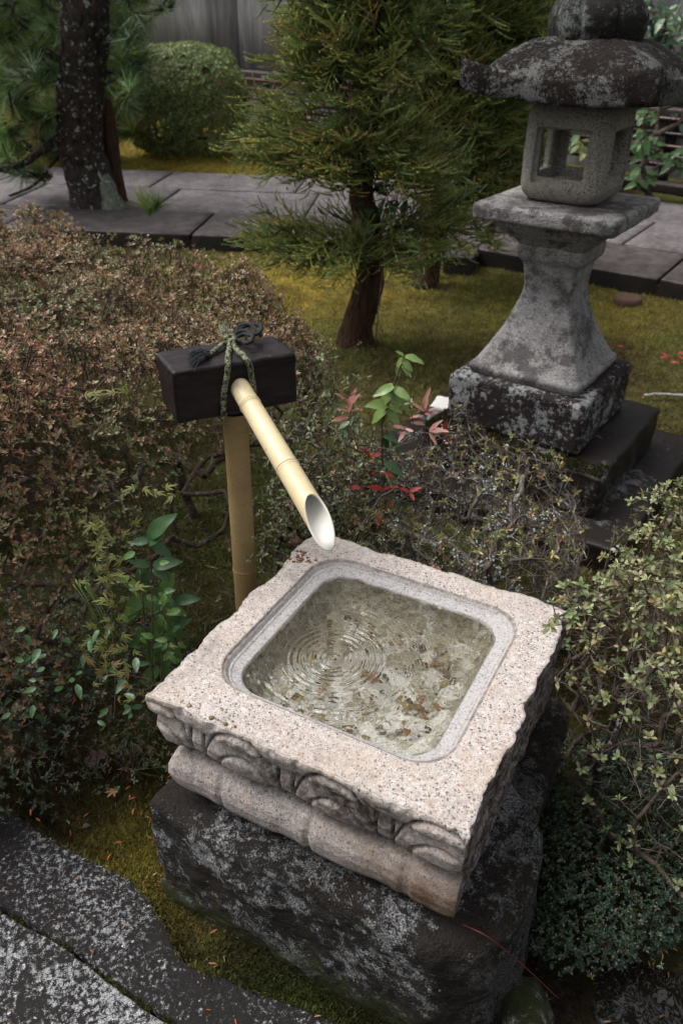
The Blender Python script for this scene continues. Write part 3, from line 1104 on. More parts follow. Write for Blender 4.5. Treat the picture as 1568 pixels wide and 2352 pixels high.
U = np.zeros((4 * NP, NZ)); Vv = np.zeros_like(U)
DZ = np.tile(dzs[None], (4 * NP, 1))
zone = np.zeros((4 * NP, NZ, 3))
for side in range(4):
    f = (np.arange(NP) / NP)[:, None] * np.ones((1, NZ))
    dz = DZ[:NP]
    prv, nxt = (side - 1) % 4, (side + 1) % 4
    i0, i1 = inset(prv, dz), inset(nxt, dz)
    s = i0 + f * (S_ - i0 - i1)              # coordinate along the side
    o = inset(side, dz)
    taper = np.sin(np.clip(np.minimum(f, 1 - f) / .035, 0, 1) * pi / 2)
    edgefade = np.exp(-(dz / .045) ** 2)
    ch = chips(s, side, dz) * (edgefade * .9 + .1)
    if side == 3:
        ch = chips(s, side, dz) * .9
        ch = ch + .010 * np.clip(fbm(np.stack([s, dz * 1.2, np.zeros_like(s)], -1), 16, 4), -1, 1)
        ch = ch + .014 * np.clip(fbm(np.stack([s, dz * .3, np.full_like(s, 7.7)], -1), 11, 2) + .1, 0, 1) * edgefade
    else:
        ch = ch - petal(s, dz) + .0011 * fbm(np.stack([s, dz, np.full_like(s, side)], -1), 30, 4)
    if side == 0:
        ch = ch * 1.0
    o = o + ch * taper
    a0 = side * NP
    if side == 0: U[a0:a0 + NP], Vv[a0:a0 + NP] = s, o
    if side == 1: U[a0:a0 + NP], Vv[a0:a0 + NP] = S_ - o, s
    if side == 2: U[a0:a0 + NP], Vv[a0:a0 + NP] = S_ - s, S_ - o
    if side == 3: U[a0:a0 + NP], Vv[a0:a0 + NP] = o, S_ - s
    zz = zone[a0:a0 + NP]
    rel = petal(s, dz)
    zz[..., 1] = np.clip(sstep(.006, .03, dz) * (.30 + 110 * np.clip(-rel - .0005, 0, .02) + .9 * np.exp(-((dz - .131) / .010) ** 2)) + (.85 if side == 3 else 0) * sstep(.004, .02, dz), 0, 1)
    # black stain running over the middle of the carved face
    if side == 0:
        st = (np.exp(-(((s - .20) / .11) ** 2)) + .6 * np.exp(-(((s - .38) / .06) ** 2))) * sstep(.0, .02, dz) * sstep(.14, .06, dz)
        zz[..., 1] = np.clip(zz[..., 1] + .7 * st, 0, 1)
        zz[..., 2] = sstep(.26, .04, s) * sstep(.11, .19, dz)
outer = bw(U, Vv, -DZ)
# soften the top arris
outer[:, 0, 2] -= .0
# top: rings between the rim and the pool
C0 = np.array([.318, .318])
RO = (.313, .318, .231, .225, .075)     # cx, cy, hx, hy, r of the outer groove
RI = (.313, .312, .196, .200, .060)


def rr_hit(dx, dy, box):
    cx, cy, hx, hy, r = box
    lo, hi = np.zeros_like(dx), np.full_like(dx, .6)
    for _ in range(30):
        m = (lo + hi) / 2
        px = np.abs(C0[0] + dx * m - cx) - hx + r; py = np.abs(C0[1] + dy * m - cy) - hy + r
        d = np.hypot(np.maximum(px, 0), np.maximum(py, 0)) + np.minimum(np.maximum(px, py), 0) - r
        hi = np.where(d > 0, m, hi); lo = np.where(d > 0, lo, m)
    return lo


ue, ve = U[:, 0], Vv[:, 0]
dx, dy = ue - C0[0], ve - C0[1]
L = np.hypot(dx, dy); dx, dy = dx / L, dy / L
ro, ri = rr_hit(dx, dy, RO), rr_hit(dx, dy, RI)
rings, rz, rzone = [], [], []
# rim
for t_ in np.linspace(0, 1, 34)[1:]:
    r = L + (ro - L) * t_
    z = .0012 * fbm(np.stack([C0[0] + dx * r, C0[1] + dy * r, np.zeros_like(r)], -1), 30, 4)
    z = z - .006 * np.exp(-((1 - t_) / .035) ** 2) - .003 * np.exp(-(t_ / .02) ** 2)
    rings.append(r); rz.append(z); rzone.append(0 * r)
for t_ in np.linspace(0, 1, 22)[1:]:
    r = ro + (ri - ro) * t_
    z = -.004 - .0115 * sstep(0, .28, t_) - .004 * sstep(.3, 1, t_) + .0006 * fbm(np.stack([C0[0] + dx * r, C0[1] + dy * r, np.ones_like(r)], -1), 50, 3)
    z = z + .0035 * np.exp(-((t_ - .30) / .05) ** 2) - .004 * sstep(.88, 1, t_)
    rings.append(r); rz.append(z); rzone.append(np.full_like(r, sstep(0, .15, t_)))
nb = len(rings)
bow = []
for t_ in np.linspace(0, 1, 40)[1:]:
    if t_ < .35:
        k = t_ / .35
        r = ri * (1 - .16 * k ** 1.8); z = np.full_like(r, -.0235 - .080 * k ** .9)
    else:
        k = (t_ - .35) / .65
        r = ri * (.84 * (1 - k) + .002); z = np.full_like(r, -.1035 - .014 * np.sin(k * pi / 2))
    z = z + .003 * fbm(np.stack([C0[0] + dx * r, C0[1] + dy * r, np.ones_like(r) * 3], -1), 14, 4)
    bow.append((r, z))
rings += [b[0] for b in bow]; rz += [b[1] for b in bow]; rzone += [np.ones_like(ri)] * len(bow)
RR = np.stack(rings, 1); ZZ = np.stack(rz, 1)
top = bw(C0[0] + dx[:, None] * RR, C0[1] + dy[:, None] * RR, ZZ)
nring = RR.shape[1]
full = np.concatenate([top[:, ::-1], outer], 1)         # columns: bowl centre ... rim ... underside
K = full.shape[1]
Zt = np.zeros((4 * NP, nring, 3)); Zt[..., 0] = np.stack(rzone, 1)
vv_ = C0[1] + dy[:, None] * RR; uu_ = C0[0] + dx[:, None] * RR
isb = (np.arange(nring) >= nb)[None, :]
Zt[..., 2] = np.where(isb, np.clip(sstep(.22, .50, vv_) + sstep(.34, .52, uu_) * .8 + .5 * (ZZ > -.09), 0, 1), 0)  # bowl: shade and dark reflection put into the colour, stronger toward rear and walls
Zt[:, 31:34, 1] = .6
rimn = np.clip(fbm(np.stack([uu_, vv_, 0 * uu_], -1), 13, 4) * 1.6, 0, 1)
Zt[:, :33, 1] = np.maximum(Zt[:, :33, 1], (rimn * (.5 * np.exp(-((vv_ - .0) / .05) ** 2) + .35 * np.exp(-((uu_ - .6) / .06) ** 2)))[:, :33])
Zt[:, 0, 1] = .35
Zf = np.concatenate([Zt[:, ::-1], zone], 1)
i = np.arange(4 * NP); j = (i + 1) % (4 * NP)
cols = np.arange(K - 1)
Fq = np.stack([i[:, None] * K + cols, j[:, None] * K + cols, j[:, None] * K + cols + 1, i[:, None] * K + cols + 1], -1)
matidx = np.zeros((4 * NP, K - 1), int)
matidx[:, :len(bow)] = 1
# orientation: (u, v) is a left-handed pair, so flip
basin = empty('stone_basin', BF + .3 * DU + .3 * DV - np.array([0, 0, .25]), label='square pink granite water basin with carved lotus petals under its rim, full of rippling water', cat='water basin')
inv = -np.array(basin.location)


def below(o, root):
    """keep world coordinates while parenting"""
    o.parent = root
    o.matrix_parent_inverse = Matrix.Translation(-Vector(root.location)) if not any(root.rotation_euler) else root.matrix_basis.inverted()
    return o


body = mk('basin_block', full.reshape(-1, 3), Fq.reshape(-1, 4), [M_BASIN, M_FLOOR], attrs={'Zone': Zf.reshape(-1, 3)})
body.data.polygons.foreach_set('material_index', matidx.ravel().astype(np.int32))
below(body, basin)
# underside closing slab
V, F = rbox(.24, .24, .006, .003, 3)
Vw = bw(V[:, 0] + .306, V[:, 1] + .306, V[:, 2] - .243)
below(mk('basin_underside', Vw, F[:, ::-1], M_BASIN, attrs={'Zone': np.tile([0, .5, 0], (len(V), 1)).astype(float)}), basin)

# water with real ripples
n = 460
uu, vv = np.meshgrid(np.linspace(.112, .524, n), np.linspace(.106, .518, n), indexing='ij')
rp = at(765, 1510, .53) - BF
cu_, cv_ = rp @ DU, rp @ DV
r = np.hypot(uu - cu_, vv - cv_)
P3 = np.stack([uu, vv, np.zeros_like(uu)], -1)
h = .0013 * np.sin(2 * pi * r / .0115) * np.exp(-(r / .11) ** 2) * (1 - .4 * np.exp(-(r / .006) ** 2)) + .0009 * np.exp(-(r / .004) ** 2)
h += .0010 * np.sin(2 * pi * r / .0135 + 2 * fbm(P3, 9, 2)) * np.exp(-(r / .19) ** 2)
# reflected wavelets from the walls
for (a_, b_, w_, am) in ((1.0, .25, .016, .00010), (-.3, 1.0, .014, .00010), (.7, -.7, .019, .00010)):
    h += am * np.sin(2 * pi * (a_ * uu + b_ * vv + .012 * fbm(P3 + a_, 11, 2)) / w_)
far = sstep(.03, .2, r)
h += (.0022 + .0022 * far) * fbm(P3, 34, 3, .5) + (.0003 + .0005 * far) * fbm(P3 + 4, 85, 2)
W = bw(uu, vv, -.0215 + h)
ix = np.arange(n * n).reshape(n, n)
q = np.stack([ix[:-1, :-1], ix[:-1, 1:], ix[1:, 1:], ix[1:, :-1]], -1).reshape(-1, 4)
below(mk('water', W.reshape(-1, 3), q, M_WATER, label='clear rippling water with round rings'), basin)

# pebbles and sunken leaves on the bowl floor (children: settled in the bowl)
def pebble(px, py, r, col, nm='pebble', flat=.5):
    p = at(px, py, .45)
    bm = bmesh.new()
    bmesh.ops.create_icosphere(bm, subdivisions=2, radius=1)
    V = np.array([v.co[:] for v in bm.verts]); F = np.array([[v.index for v in f.verts] for f in bm.faces])
    bm.free()
    V = rough(V, .25, .9, 2, seed=px) * np.array([r, r * .7, r * flat])
    V = rotz(V, px)
    return V + p, F, np.tile(col, (len(V), 1))


pc = [(.24, .14, .06), (.16, .11, .05), (.42, .38, .32), (.28, .22, .09), (.10, .08, .055), (.5, .46, .4)]
t = NT('sunken_pebble')
M_PEB = t.fin(t.mix(1.0, attr(t), t.ramp(t.noise(120, 3, .6), [(.3, .7), (.7, 1.3)]), 'MULTIPLY'), .5)
prt = []
for k in range(420):
    px, py = rng.uniform(640, 1100), rng.uniform(1380, 1720)
    p = at(px, py, .44) - BF
    if not (.16 < p @ DU < .48 and .14 < p @ DV < .46): continue
    prt.append(pebble(px, py, rng.uniform(.003, .0095), pc[rng.integers(0, 6)]))
V, F, C = cat_mesh(prt)
below(mk('gravel', V, F, M_PEB, col=C, kind='stuff'), basin)
o = mk('pebble', *pebble(850, 1575, .014, (.24, .12, .05))[:2], M_PEB, col=pebble(850, 1575, .014, (.24, .12, .05))[2])
tag(o, 'brown pebble lying under the water near the ripple rings', 'pebble')

# brown crumbs of dirt on the rim corner below the spout
prt = []
for k in range(26):
    a_, b_ = rng.normal(690, 14), rng.normal(1280, 9)
    p = at(a_, b_, .551)
    bm = bmesh.new(); bmesh.ops.create_icosphere(bm, subdivisions=1, radius=1)
    V = np.array([v.co[:] for v in bm.verts]); F = np.array([[v.index for v in f.verts] for f in bm.faces]); bm.free()
    r_ = rng.uniform(.0015, .004)
    prt.append((rough(V, .4, 1.0, 2, seed=k) * r_ * np.array([1.2, 1, .6]) + p, F, np.tile((.16, .07, .03), (len(V), 1))))
for k in range(60):
    a_, b_ = rng.normal(480, 40), rng.normal(1655, 9)
    b_ += (a_ - 480) * .45
    p = at(a_, b_, .5515)
    q_ = p - BF
    if not (.01 < q_ @ DV < .10): continue
    bm = bmesh.new(); bmesh.ops.create_icosphere(bm, subdivisions=1, radius=1)
    V = np.array([v.co[:] for v in bm.verts]); F = np.array([[v.index for v in f.verts] for f in bm.faces]); bm.free()
    r_ = rng.uniform(.0015, .0045)
    prt.append((rough(V, .5, 1.0, 2, seed=k) * r_ * np.array([1.3, 1.2, .35]) + p, F, np.tile((.20, .12, .06) if k % 3 else (.34, .26, .18), (len(V), 1))))
V, F, C = cat_mesh(prt)
mk('dirt_crumbs', V, F, M_PEB, col=C, kind='stuff')

# ================================================================== BASE ROCKS


def boulder(name, poly_top, poly_bot, z0, z1, mat, amp=.018, label=None, wetf=None, n=260, m=60, seed=0, rnd=.03):
    """rough block lofted between two outlines"""
    def res(poly):
        poly = np.array(poly, float)
        pp = np.concatenate([poly, poly[:1]])
        L = np.concatenate([[0], np.cumsum(np.linalg.norm(np.diff(pp, axis=0), axis=1))])
        s = np.linspace(0, L[-1], n, endpoint=False)
        q_ = np.stack([np.interp(s, L, pp[:, 0]), np.interp(s, L, pp[:, 1])], -1)
        for _ in range(3): q_ = (np.roll(q_, 1, 0) + 2 * q_ + np.roll(q_, -1, 0)) / 4
        return q_
    T, B = res(poly_top), res(poly_bot)
    cT = T.mean(0)
    V = []
    for k in range(m):
        f = k / (m - 1)
        o_ = T * f + B * (1 - f)
        V.append(np.concatenate([o_, np.full((n, 1), z0 + (z1 - z0) * f)], 1))
    tw = 26
    for k in range(1, tw + 1):
        f = (k / tw) ** .8
        o_ = T + (cT - T) * f
        V.append(np.concatenate([o_, np.full((n, 1), z1)], 1))
    V = np.array(V)
    zz = V[..., 2].copy()
    # rounded shoulder
    for k in range(m):
        d = z1 - zz[k, 0]
        if d < rnd:
            s = rnd - sqrt(max(0, rnd * rnd - (rnd - d) ** 2))
            dirc = (cT - V[k, :, :2]); dirc /= np.linalg.norm(dirc, axis=1)[:, None]
            V[k, :, :2] += dirc * s
    for k in range(m, m + tw):
        f = ((k - m + 1) / tw) ** .8
        dirc = (cT - V[k, :, :2]); nn_ = np.linalg.norm(dirc, axis=1)[:, None] + 1e-6
        V[k, :, :2] += dirc / nn_ * rnd * (1 - f)
    Vf = V.reshape(-1, 3)
    big = rough(Vf, amp * 1.6, 4, 3, seed=seed) - Vf
    fine = rough(Vf, amp * .8, 15, 5, seed=seed + 5) - Vf
    rid = np.abs(fbm(Vf + seed, 9, 4))[:, None] * np.array([1, 1, .3]) * amp * .8
    Vf = Vf + big + fine
    i = np.arange(n); j = (i + 1) % n
    f_ = np.stack([i, j, j + n, i + n], -1)
    F = (f_[None] + (np.arange(m + tw - 1) * n)[:, None, None]).reshape(-1, 4)
    wet = np.zeros((len(Vf), 3))
    if wetf: wet = wetf(Vf)
    o = mk(name, Vf, F, mat, attrs={'Wet': wet})
    return tag(o, label, 'boulder' if 'boulder' in name else 'stone')


def xy(px, py, z): return at(px, py, z)[:2]


rt = [bw(.630, -.035, 0)[:2], bw(.45, -.040, 0)[:2], bw(.22, -.040, 0)[:2], bw(.02, -.035, 0)[:2], bw(-.07, .01, 0)[:2], bw(-.09, .08, 0)[:2], bw(-.09, .2, 0)[:2], bw(-.075, .27, 0)[:2], bw(.05, .40, 0)[:2], bw(.57, .40, 0)[:2], bw(.63, .2, 0)[:2]]
rb = [bw(.615, -.025, 0)[:2], bw(.45, -.035, 0)[:2], bw(.20, -.040, 0)[:2], bw(.0, -.040, 0)[:2], bw(-.07, -.005, 0)[:2], bw(-.095, .08, 0)[:2], bw(-.10, .18, 0)[:2], bw(-.08, .3, 0)[:2], bw(.05, .42, 0)[:2], bw(.57, .42, 0)[:2], bw(.61, .2, 0)[:2]]


def wetrock(V):
    d = V - BF
    v, u = d @ DV, d @ DU
    w = np.zeros((len(V), 3))
    w[:, 0] = sstep(.03, -.05, u) * .9 + .35 * sstep(.28, .12, V[:, 2])
    w[:, 0] = np.clip(w[:, 0] + .8 * np.exp(-((u - .25) / .2) ** 2) * sstep(.2, .29, V[:, 2]), 0, 1)
    w[:, 1] = sstep(.10, .0, V[:, 2] + .05 * fbm(V, 12, 3)) * sstep(-.1, .05, u)
    return w


boulder('dark_boulder', rt[::-1], rb[::-1], -.10, .298, M_ROCK, .0125, 'dark boulder crusted with pale lichen that carries the granite basin', wetrock, n=420, m=90, seed=3)
wt = [bw(-.07, .27, 0)[:2], xy(1212, 1930, .24), xy(1222, 1870, .24), xy(1262, 1780, .24), xy(1300, 1690, .24), xy(1310, 1640, .24), bw(-.02, .64, 0)[:2], bw(.2, .66, 0)[:2], bw(.55, .64, 0)[:2], bw(.6, .42, 0)[:2], bw(.06, .42, 0)[:2]]
wb = [np.array(p) for p in wt]
boulder('wet_stone', wt[::-1], wb[::-1], -.10, .285, M_ROCK, .012, 'wet dark stone glistening under the right rear flank of the granite basin', lambda V: np.tile([1.0, 0, 0], (len(V), 1)), n=260, m=40, seed=12, rnd=.02)
ms = [xy(1150, 2230, .04), xy(1230, 2235, .04), xy(1265, 2300, .04), xy(1250, 2400, .04), xy(1150, 2420, .04)]
ms2 = [xy(1140, 2215, .0), xy(1245, 2220, .0), xy(1285, 2300, .0), xy(1270, 2420, .0), xy(1140, 2440, .0)]
boulder('mossy_stone', ms[::-1], ms2[::-1], -.08, .045, M_ROCK, .010, 'small rounded stone coated in dark moss at the foot of the boulder', lambda V: np.tile([.2, 1.0, 0], (len(V), 1)), n=120, m=20, seed=22, rnd=.04)

# ================================================================== BAMBOO WATER SPOUT
ZT = 1.0
bl = at(398, 856, ZT); br_ = at(680, 811, ZT)
bdir = (br_ - bl) / np.linalg.norm(br_ - bl)
bnrm = np.array([-bdir[1], bdir[0], 0])          # pointing away from the viewer
BL, BD, BH = .256, .122, .110
bc = (bl + br_) / 2 + bnrm * BD / 2 - np.array([0, 0, BH / 2])
byaw = math.atan2(bdir[1], bdir[0])
spout = empty('bamboo_water_spout', (-.19, bc[1] + .0, 0), label='bamboo water spout through a dark roped wooden block on a bamboo post', cat='water spout')
V, F = rbox(BL / 2, BD / 2, BH / 2, .007, 40)
V = rough(V, .0055, 9, 4)
V = V + np.stack([fbm(V * np.array([.12, 1, 1]), 110, 3), fbm(V * np.array([.12, 1, 1]) + 5, 110, 3), fbm(V * np.array([.12, 1, 1]) + 9, 110, 3)], -1) * .0009
blk = mk('wooden_block', V, F, M_BLOCK)
blk.location = bc; blk.rotation_euler = (radians(0), radians(0), byaw)
below(blk, spout)


def bamboo(name, p0, p1, r0_, r1_, mat, nodes, cut=None, k=40, inner=None):
    """hollow culm from p0 to p1 with ring nodes; cut: slanting open end"""
    p0, p1 = np.array(p0, float), np.array(p1, float)
    Lg = np.linalg.norm(p1 - p0)
    ax = (p1 - p0) / Lg
    side = np.cross(ax, [0, 0, 1.0])
    if np.linalg.norm(side) < .05: side = np.array([1.0, 0, 0])
    side /= np.linalg.norm(side)
    upv = np.cross(side, ax)
    sv = np.linspace(0, 1, 60)
    for nd in nodes:
        sv = np.concatenate([sv, nd + np.array([-.012, -.006, -.003, -.0015, 0, .0015, .003, .006, .012]) / Lg * .35 / .35])
    sv = np.unique(np.clip(sv, 0, 1))
    rad = r0_ + (r1_ - r0_) * sv
    for nd in nodes:
        d = (sv - nd) * Lg
        rad = rad + .0018 * np.exp(-((d - .0026) / .0018) ** 2) + .0010 * np.exp(-((d + .003) / .0016) ** 2) - .0012 * np.exp(-(d / .0011) ** 2)
    th = np.arange(k) / k * 2 * pi
    wall_t = .0042
    V = []
    lenf = np.ones(k)
    if cut: lenf = 1 - cut / Lg * (1 + np.cos(th)) / 2
    for s, rr in zip(sv, rad):
        ss = np.minimum(s, 1) * np.ones(k)
        if cut: ss = np.where(s > .75, .75 + (s - .75) / .25 * (lenf - .75), s)
        V.append(p0 + ax * (ss * Lg)[:, None] + (upv * np.cos(th)[:, None] + side * np.sin(th)[:, None]) * rr)
    no = len(V)
    mi = [0] * (no - 1)
    if cut:
        rr = rad[-1]
        for q_, (s, r2) in enumerate(((1.0, rr - .0008), (1.0, rr - wall_t), (.94, rr - wall_t), (.85, rr - wall_t), (.75, rr - wall_t), (.55, rr - wall_t), (.3, rr - wall_t))):
            ss = np.where(s > .75, .75 + (s - .75) / .25 * (lenf - .75), s)
            if q_ == 0: ss = lenf + .0006 / Lg
            V.append(p0 + ax * (ss * Lg)[:, None] + (upv * np.cos(th)[:, None] + side * np.sin(th)[:, None]) * r2)
            mi.append(1)
    m = len(V)
    V = np.concatenate(V)
    i = np.arange(k); j = (i + 1) % k
    f_ = np.stack([i, j, j + k, i + k], -1)[:, ::-1]
    F = (f_[None] + (np.arange(m - 1) * k)[:, None, None]).reshape(-1, 4)
    V = np.concatenate([V, p0[None]])
    cap = np.stack([i, j, np.full(k, len(V) - 1)], -1)
    o = mk(name, V, [F, cap], [mat, inner or mat])
    o.data.polygons.foreach_set('material_index', np.array(np.repeat(mi, k).tolist() + [0] * k, dtype=np.int32))
    return o


tip = np.array([-.015, 1.172, .795])
st = aty(560, 905, float((bl + br_)[1] / 2 - .012))
axd = (tip - st) / np.linalg.norm(tip - st)
sp0 = st - axd * .03
below(bamboo('spout_culm', sp0, tip, .0205, .0240, M_BAMBOO, [.145, .56], cut=.098, inner=M_BINSIDE), spout)
pt = aty(541, 965, st[1] + BD / 2 + .01)
pbx, pby = pt[0], pt[1]
below(bamboo('post_culm', (pbx, pby, -.05), (pbx, pby, pt[2] + .02), .0285, .0262, M_POST, [.25, .55, .955]), spout)


# rope
def twist(P, r, pitch=.012, mat=None, name='rope', n=None):
    """three strand rope along P"""
    P = np.asarray(P, float)
    seg = np.linalg.norm(np.diff(P, axis=0), axis=1).sum()
    n = max(12, int(seg / .0016))
    Q = spline(P, n)
    T = np.gradient(Q, axis=0); T /= np.linalg.norm(T, axis=1)[:, None]
    X, Y, _ = ortho(T)
    s = np.linspace(0, seg, n)
    parts = []
    for k in range(3):
        a = s / pitch * 2 * pi + k * 2 * pi / 3
        C_ = Q + (X * np.cos(a)[:, None] + Y * np.sin(a)[:, None]) * r * .52
        v, f = tube(C_, r * .56, 6)
        parts.append((v, f))
    V, F3, F4, off = [], [], [], 0
    for v, f in parts:
        V.append(v); F4.append(f[0] + off); F3.append(f[1] + off); off += len(v)
    return mk(name, np.concatenate(V), [np.concatenate(F4), np.concatenate(F3)], mat)


def bl3(x, y, z):
    """block coordinates: x along, y outward to the viewer side, z up from the block centre"""
    return bc + bdir * x - bnrm * y + np.array([0, 0, z])


hy, hz = BD / 2, BH / 2
x1, x2 = .003, .040


def ropex(px, py, on='top'):
    if on == 'top':
        return at(px, py, ZT + .004)
    d = fw + cr * (px - 784) / FPX - cu * (py - 1176) / FPX
    o_ = np.array([0, 0, CAMZ])
    t_ = ((bl - bnrm * .004 - o_) @ bnrm) / (d @ bnrm)
    return o_ + d * t_


knot = ropex(530, 787)
R_ = .0048
o = twist([knot + [0, 0, .006], ropex(527, 803), ropex(524, 822), ropex(524, 838) + [0, 0, .001], ropex(522, 858, 'f'), ropex(516, 890, 'f'), ropex(513, 925, 'f'), ropex(514, 955, 'f'), ropex(514, 960, 'f') + bnrm * .02 + [0, 0, -.004]], .0062, .02, M_ROPEM, 'rope_strand')
below(o, spout)
o = twist([knot + [0, 0, .006], ropex(543, 802), ropex(558, 815), ropex(566, 826), ropex(573, 838, 'f'), ropex(577, 860, 'f'), ropex(581, 885, 'f'), ropex(583, 905, 'f')], .0062, .02, M_ROPEM, 'rope_strand')
below(o, spout)
kn = []
for a in np.linspace(0, 2.5 * 2 * pi, 30):
    kn.append(knot + np.array([.009 * cos(a), .006 * sin(a * 1.3), .006 + .006 * sin(a * .7)]))
below(twist(kn, .005, .012, M_ROPEM, 'rope_knot'), spout)
for pts in ([(530, 785), (550, 768), (580, 760), (600, 768), (597, 782), (578, 786), (560, 778), (535, 785)],
            [(532, 787), (545, 775), (565, 775), (580, 787), (578, 802), (566, 804), (556, 793), (538, 785)],
            [(530, 785), (550, 765), (575, 764), (590, 774), (600, 776)]):
    P = [ropex(*p_) + np.array([0, 0, .004 + .014 * sin(pi * k / (len(pts) - 1))]) for k, p_ in enumerate(pts)]
    below(twist(P, .0042, .011, M_ROPE, 'rope_loop'), spout)
P = [knot + [0, 0, .004], ropex(510, 796) + [0, 0, .004], ropex(490, 808), ropex(474, 817)]
below(twist(P, .0050, .012, M_ROPEM, 'rope_end'), spout)
A, B = [], []
for k in range(70):
    a = ropex(478 + rng.normal(0, 3), 815 + rng.normal(0, 3)) + [0, 0, .002 + abs(rng.normal(0, .003))]
    b = ropex(440 + rng.normal(0, 6), 826 + rng.normal(0, 8)) + [0, 0, .002 + abs(rng.normal(0, .004))]
    m_ = (a + b) / 2 + rng.normal(0, .002, 3) + [0, 0, .003]
    A += [a, m_]; B += [m_, b]
V, F = segs_mesh(A, B, .0011, .0008, 4)
below(mk('rope_tassel', V, F, M_ROPE), spout)
# second fringe at the back of the knot
A, B = [], []
for k in range(60):
    a = knot + rng.normal(0, .004, 3) + [0, 0, .008]
    b = ropex(512 + rng.normal(0, 12), 772 + rng.normal(0, 8)) + [0, 0, .01 + abs(rng.normal(0, .008))]
    A.append(a); B.append(b)
V, F = segs_mesh(A, B, .0009, .0006, 3)
below(mk('rope_fringe', V, F, M_ROPEM), spout)

# ================================================================== STONE LANTERN
LY = radians(-33.7)
LC = np.array([.755, 2.89])
lantern = empty('stone_lantern', (LC[0], LC[1], .25), LY, label='weathered granite garden lantern with upturned mossy roof standing on dark stone steps', cat='stone lantern')


def loft(profile, n=24, rc=.12, pw=None):
    """square loft, profile: (z, half, corner roundness)"""
    V = []
    th = []
    g = np.linspace(-1, 1, n + 1)[:-1]
    base = np.concatenate([np.stack([g, -np.ones(n)], -1), np.stack([np.ones(n), g], -1), np.stack([-g, np.ones(n)], -1), np.stack([-np.ones(n), -g], -1)])
    for (z, h_, rr) in profile:
        p = base * h_
        r_ = h_ * rr
        inn = np.clip(p, -h_ + r_, h_ - r_)
        d = p - inn
        Ld = np.linalg.norm(d, axis=1); Ld[Ld == 0] = 1
        V.append(np.concatenate([inn + d / Ld[:, None] * r_, np.full((4 * n, 1), z)], 1))
    m = len(V)
    V = np.concatenate(V)
    i = np.arange(4 * n); j = (i + 1) % (4 * n)
    f = np.stack([i, j, j + 4 * n, i + 4 * n], -1)
    F = (f[None] + (np.arange(m - 1) * 4 * n)[:, None, None]).reshape(-1, 4)
    V = np.concatenate([V, [[0, 0, profile[0][0]], [0, 0, profile[-1][0]]]])
    c1 = np.stack([j, i, np.full(4 * n, len(V) - 2)], -1)
    c2 = np.stack([i + (m - 1) * 4 * n, j + (m - 1) * 4 * n, np.full(4 * n, len(V) - 1)], -1)
    return V, [F, np.concatenate([c1, c2])]


def refine(prof, step=.008):
    p = np.array(prof, float)
    d = np.linalg.norm(np.diff(p[:, :2], axis=0), axis=1)
    L_ = np.concatenate([[0], np.cumsum(d)])
    s = np.linspace(0, L_[-1], max(8, int(L_[-1] / step)))
    return np.stack([np.interp(s, L_, p[:, k]) for k in range(3)], -1)


Z0 = .25
# base block
V, F = rbox(.262, .262, .097, .018, 44)
V = rough(V, .006, 6, 5)
V[:, 2] += .098
mk('base_block', V, F, M_LBASE, lantern)
# shaft
prof = [(.435, .195, .10), (.445, .206, .08), (.470, .214, .06), (.482, .210, .06)]
for zz in np.linspace(.49, .80, 26):
    k = (zz - .482) / (.775 - .482)
    hh = .088 + (.205 - .088) * max(0, 1 - k) ** 1.55 + (.03 * max(0, (k - .9)) if k > .9 else 0)
    prof.append((zz, hh, .10 + .06 * k))
prof += [(.838, .098, .15), (.856, .110, .12), (.864, .118, .08), (.905, .120, .08), (.920, .108, .1)]
V, F = loft(refine(prof), 30)
V = rough(V, .004, 9, 5, seed=4); V[:, 2] -= Z0
mk('shaft', V, F, M_LSHAFT, lantern)
# platform
prof = [(a_ + .022, b_, c2_) for a_, b_, c2_ in [(.888, .118, .12), (.905, .133, .12), (.925, .160, .1), (.950, .186, .09), (.972, .196, .08), (.974, .236, .06), (.980, .243, .05), (1.018, .245, .05), (1.026, .238, .05), (1.030, .16, .2)]]
V, F = loft(refine(prof), 34)
V = rough(V, .0035, 10, 5, seed=9); V[:, 2] -= Z0
mk('platform', V, F, M_LSHAFT, lantern)

# fire box with four openings
prof = []
for k in np.linspace(0, 1, 40):
    zz = 1.051 + k * .312
    b = (1 - abs(2 * k - 1) ** 2.6)
    e = min(k, 1 - k) * .312
    rr = .055
    rnd_ = sqrt(max(0, rr * rr - max(0, rr - e) ** 2)) - rr
    prof.append((zz, .141 + .004 * b + rnd_ * .8, .42))
V, F = loft(prof, 30)
V = rough(V, .0015, 12, 3, seed=14); V[:, 2] -= Z0
fb = mk('fire_box', V, F, M_LGRAN, lantern)
cut = []
zc = 1.051 - Z0 + .152
for (hx_, hy_, hz_, dz_) in ((.30, .078, .072, .0), (.078, .30, .072, .0), (.110, .110, .100, 0)):
    v, f = rbox(hx_, hy_, hz_, .006, 6)
    o = mk('cut_tmp', v + np.array([0, 0, zc + dz_]), f, M_LGRAN, lantern)
    cut.append(o)
# shallow frame recess on each face
for s_ in (-1, 1):
    for ax_ in (0, 1):
        h3 = [.090, .090, .084]; h3[ax_] = .012
        v, f = rbox(*h3, .005, 6)
        off_ = [0, 0, zc - .006]; off_[ax_] = s_ * (.144 + .002)
        cut.append(mk('cut_tmp', v + np.array(off_), f, M_LGRAN, lantern))
for c_ in cut:
    md = fb.modifiers.new('b', 'BOOLEAN'); md.object = c_; md.operation = 'DIFFERENCE'; md.solver = 'EXACT'
dg = bpy.context.evaluated_depsgraph_get()
nm = bpy.data.meshes.new_from_object(fb.evaluated_get(dg))
fb.modifiers.clear()
fb.data = nm
nm.name = 'fire_box'
for c_ in cut:
    bpy.data.objects.remove(c_)

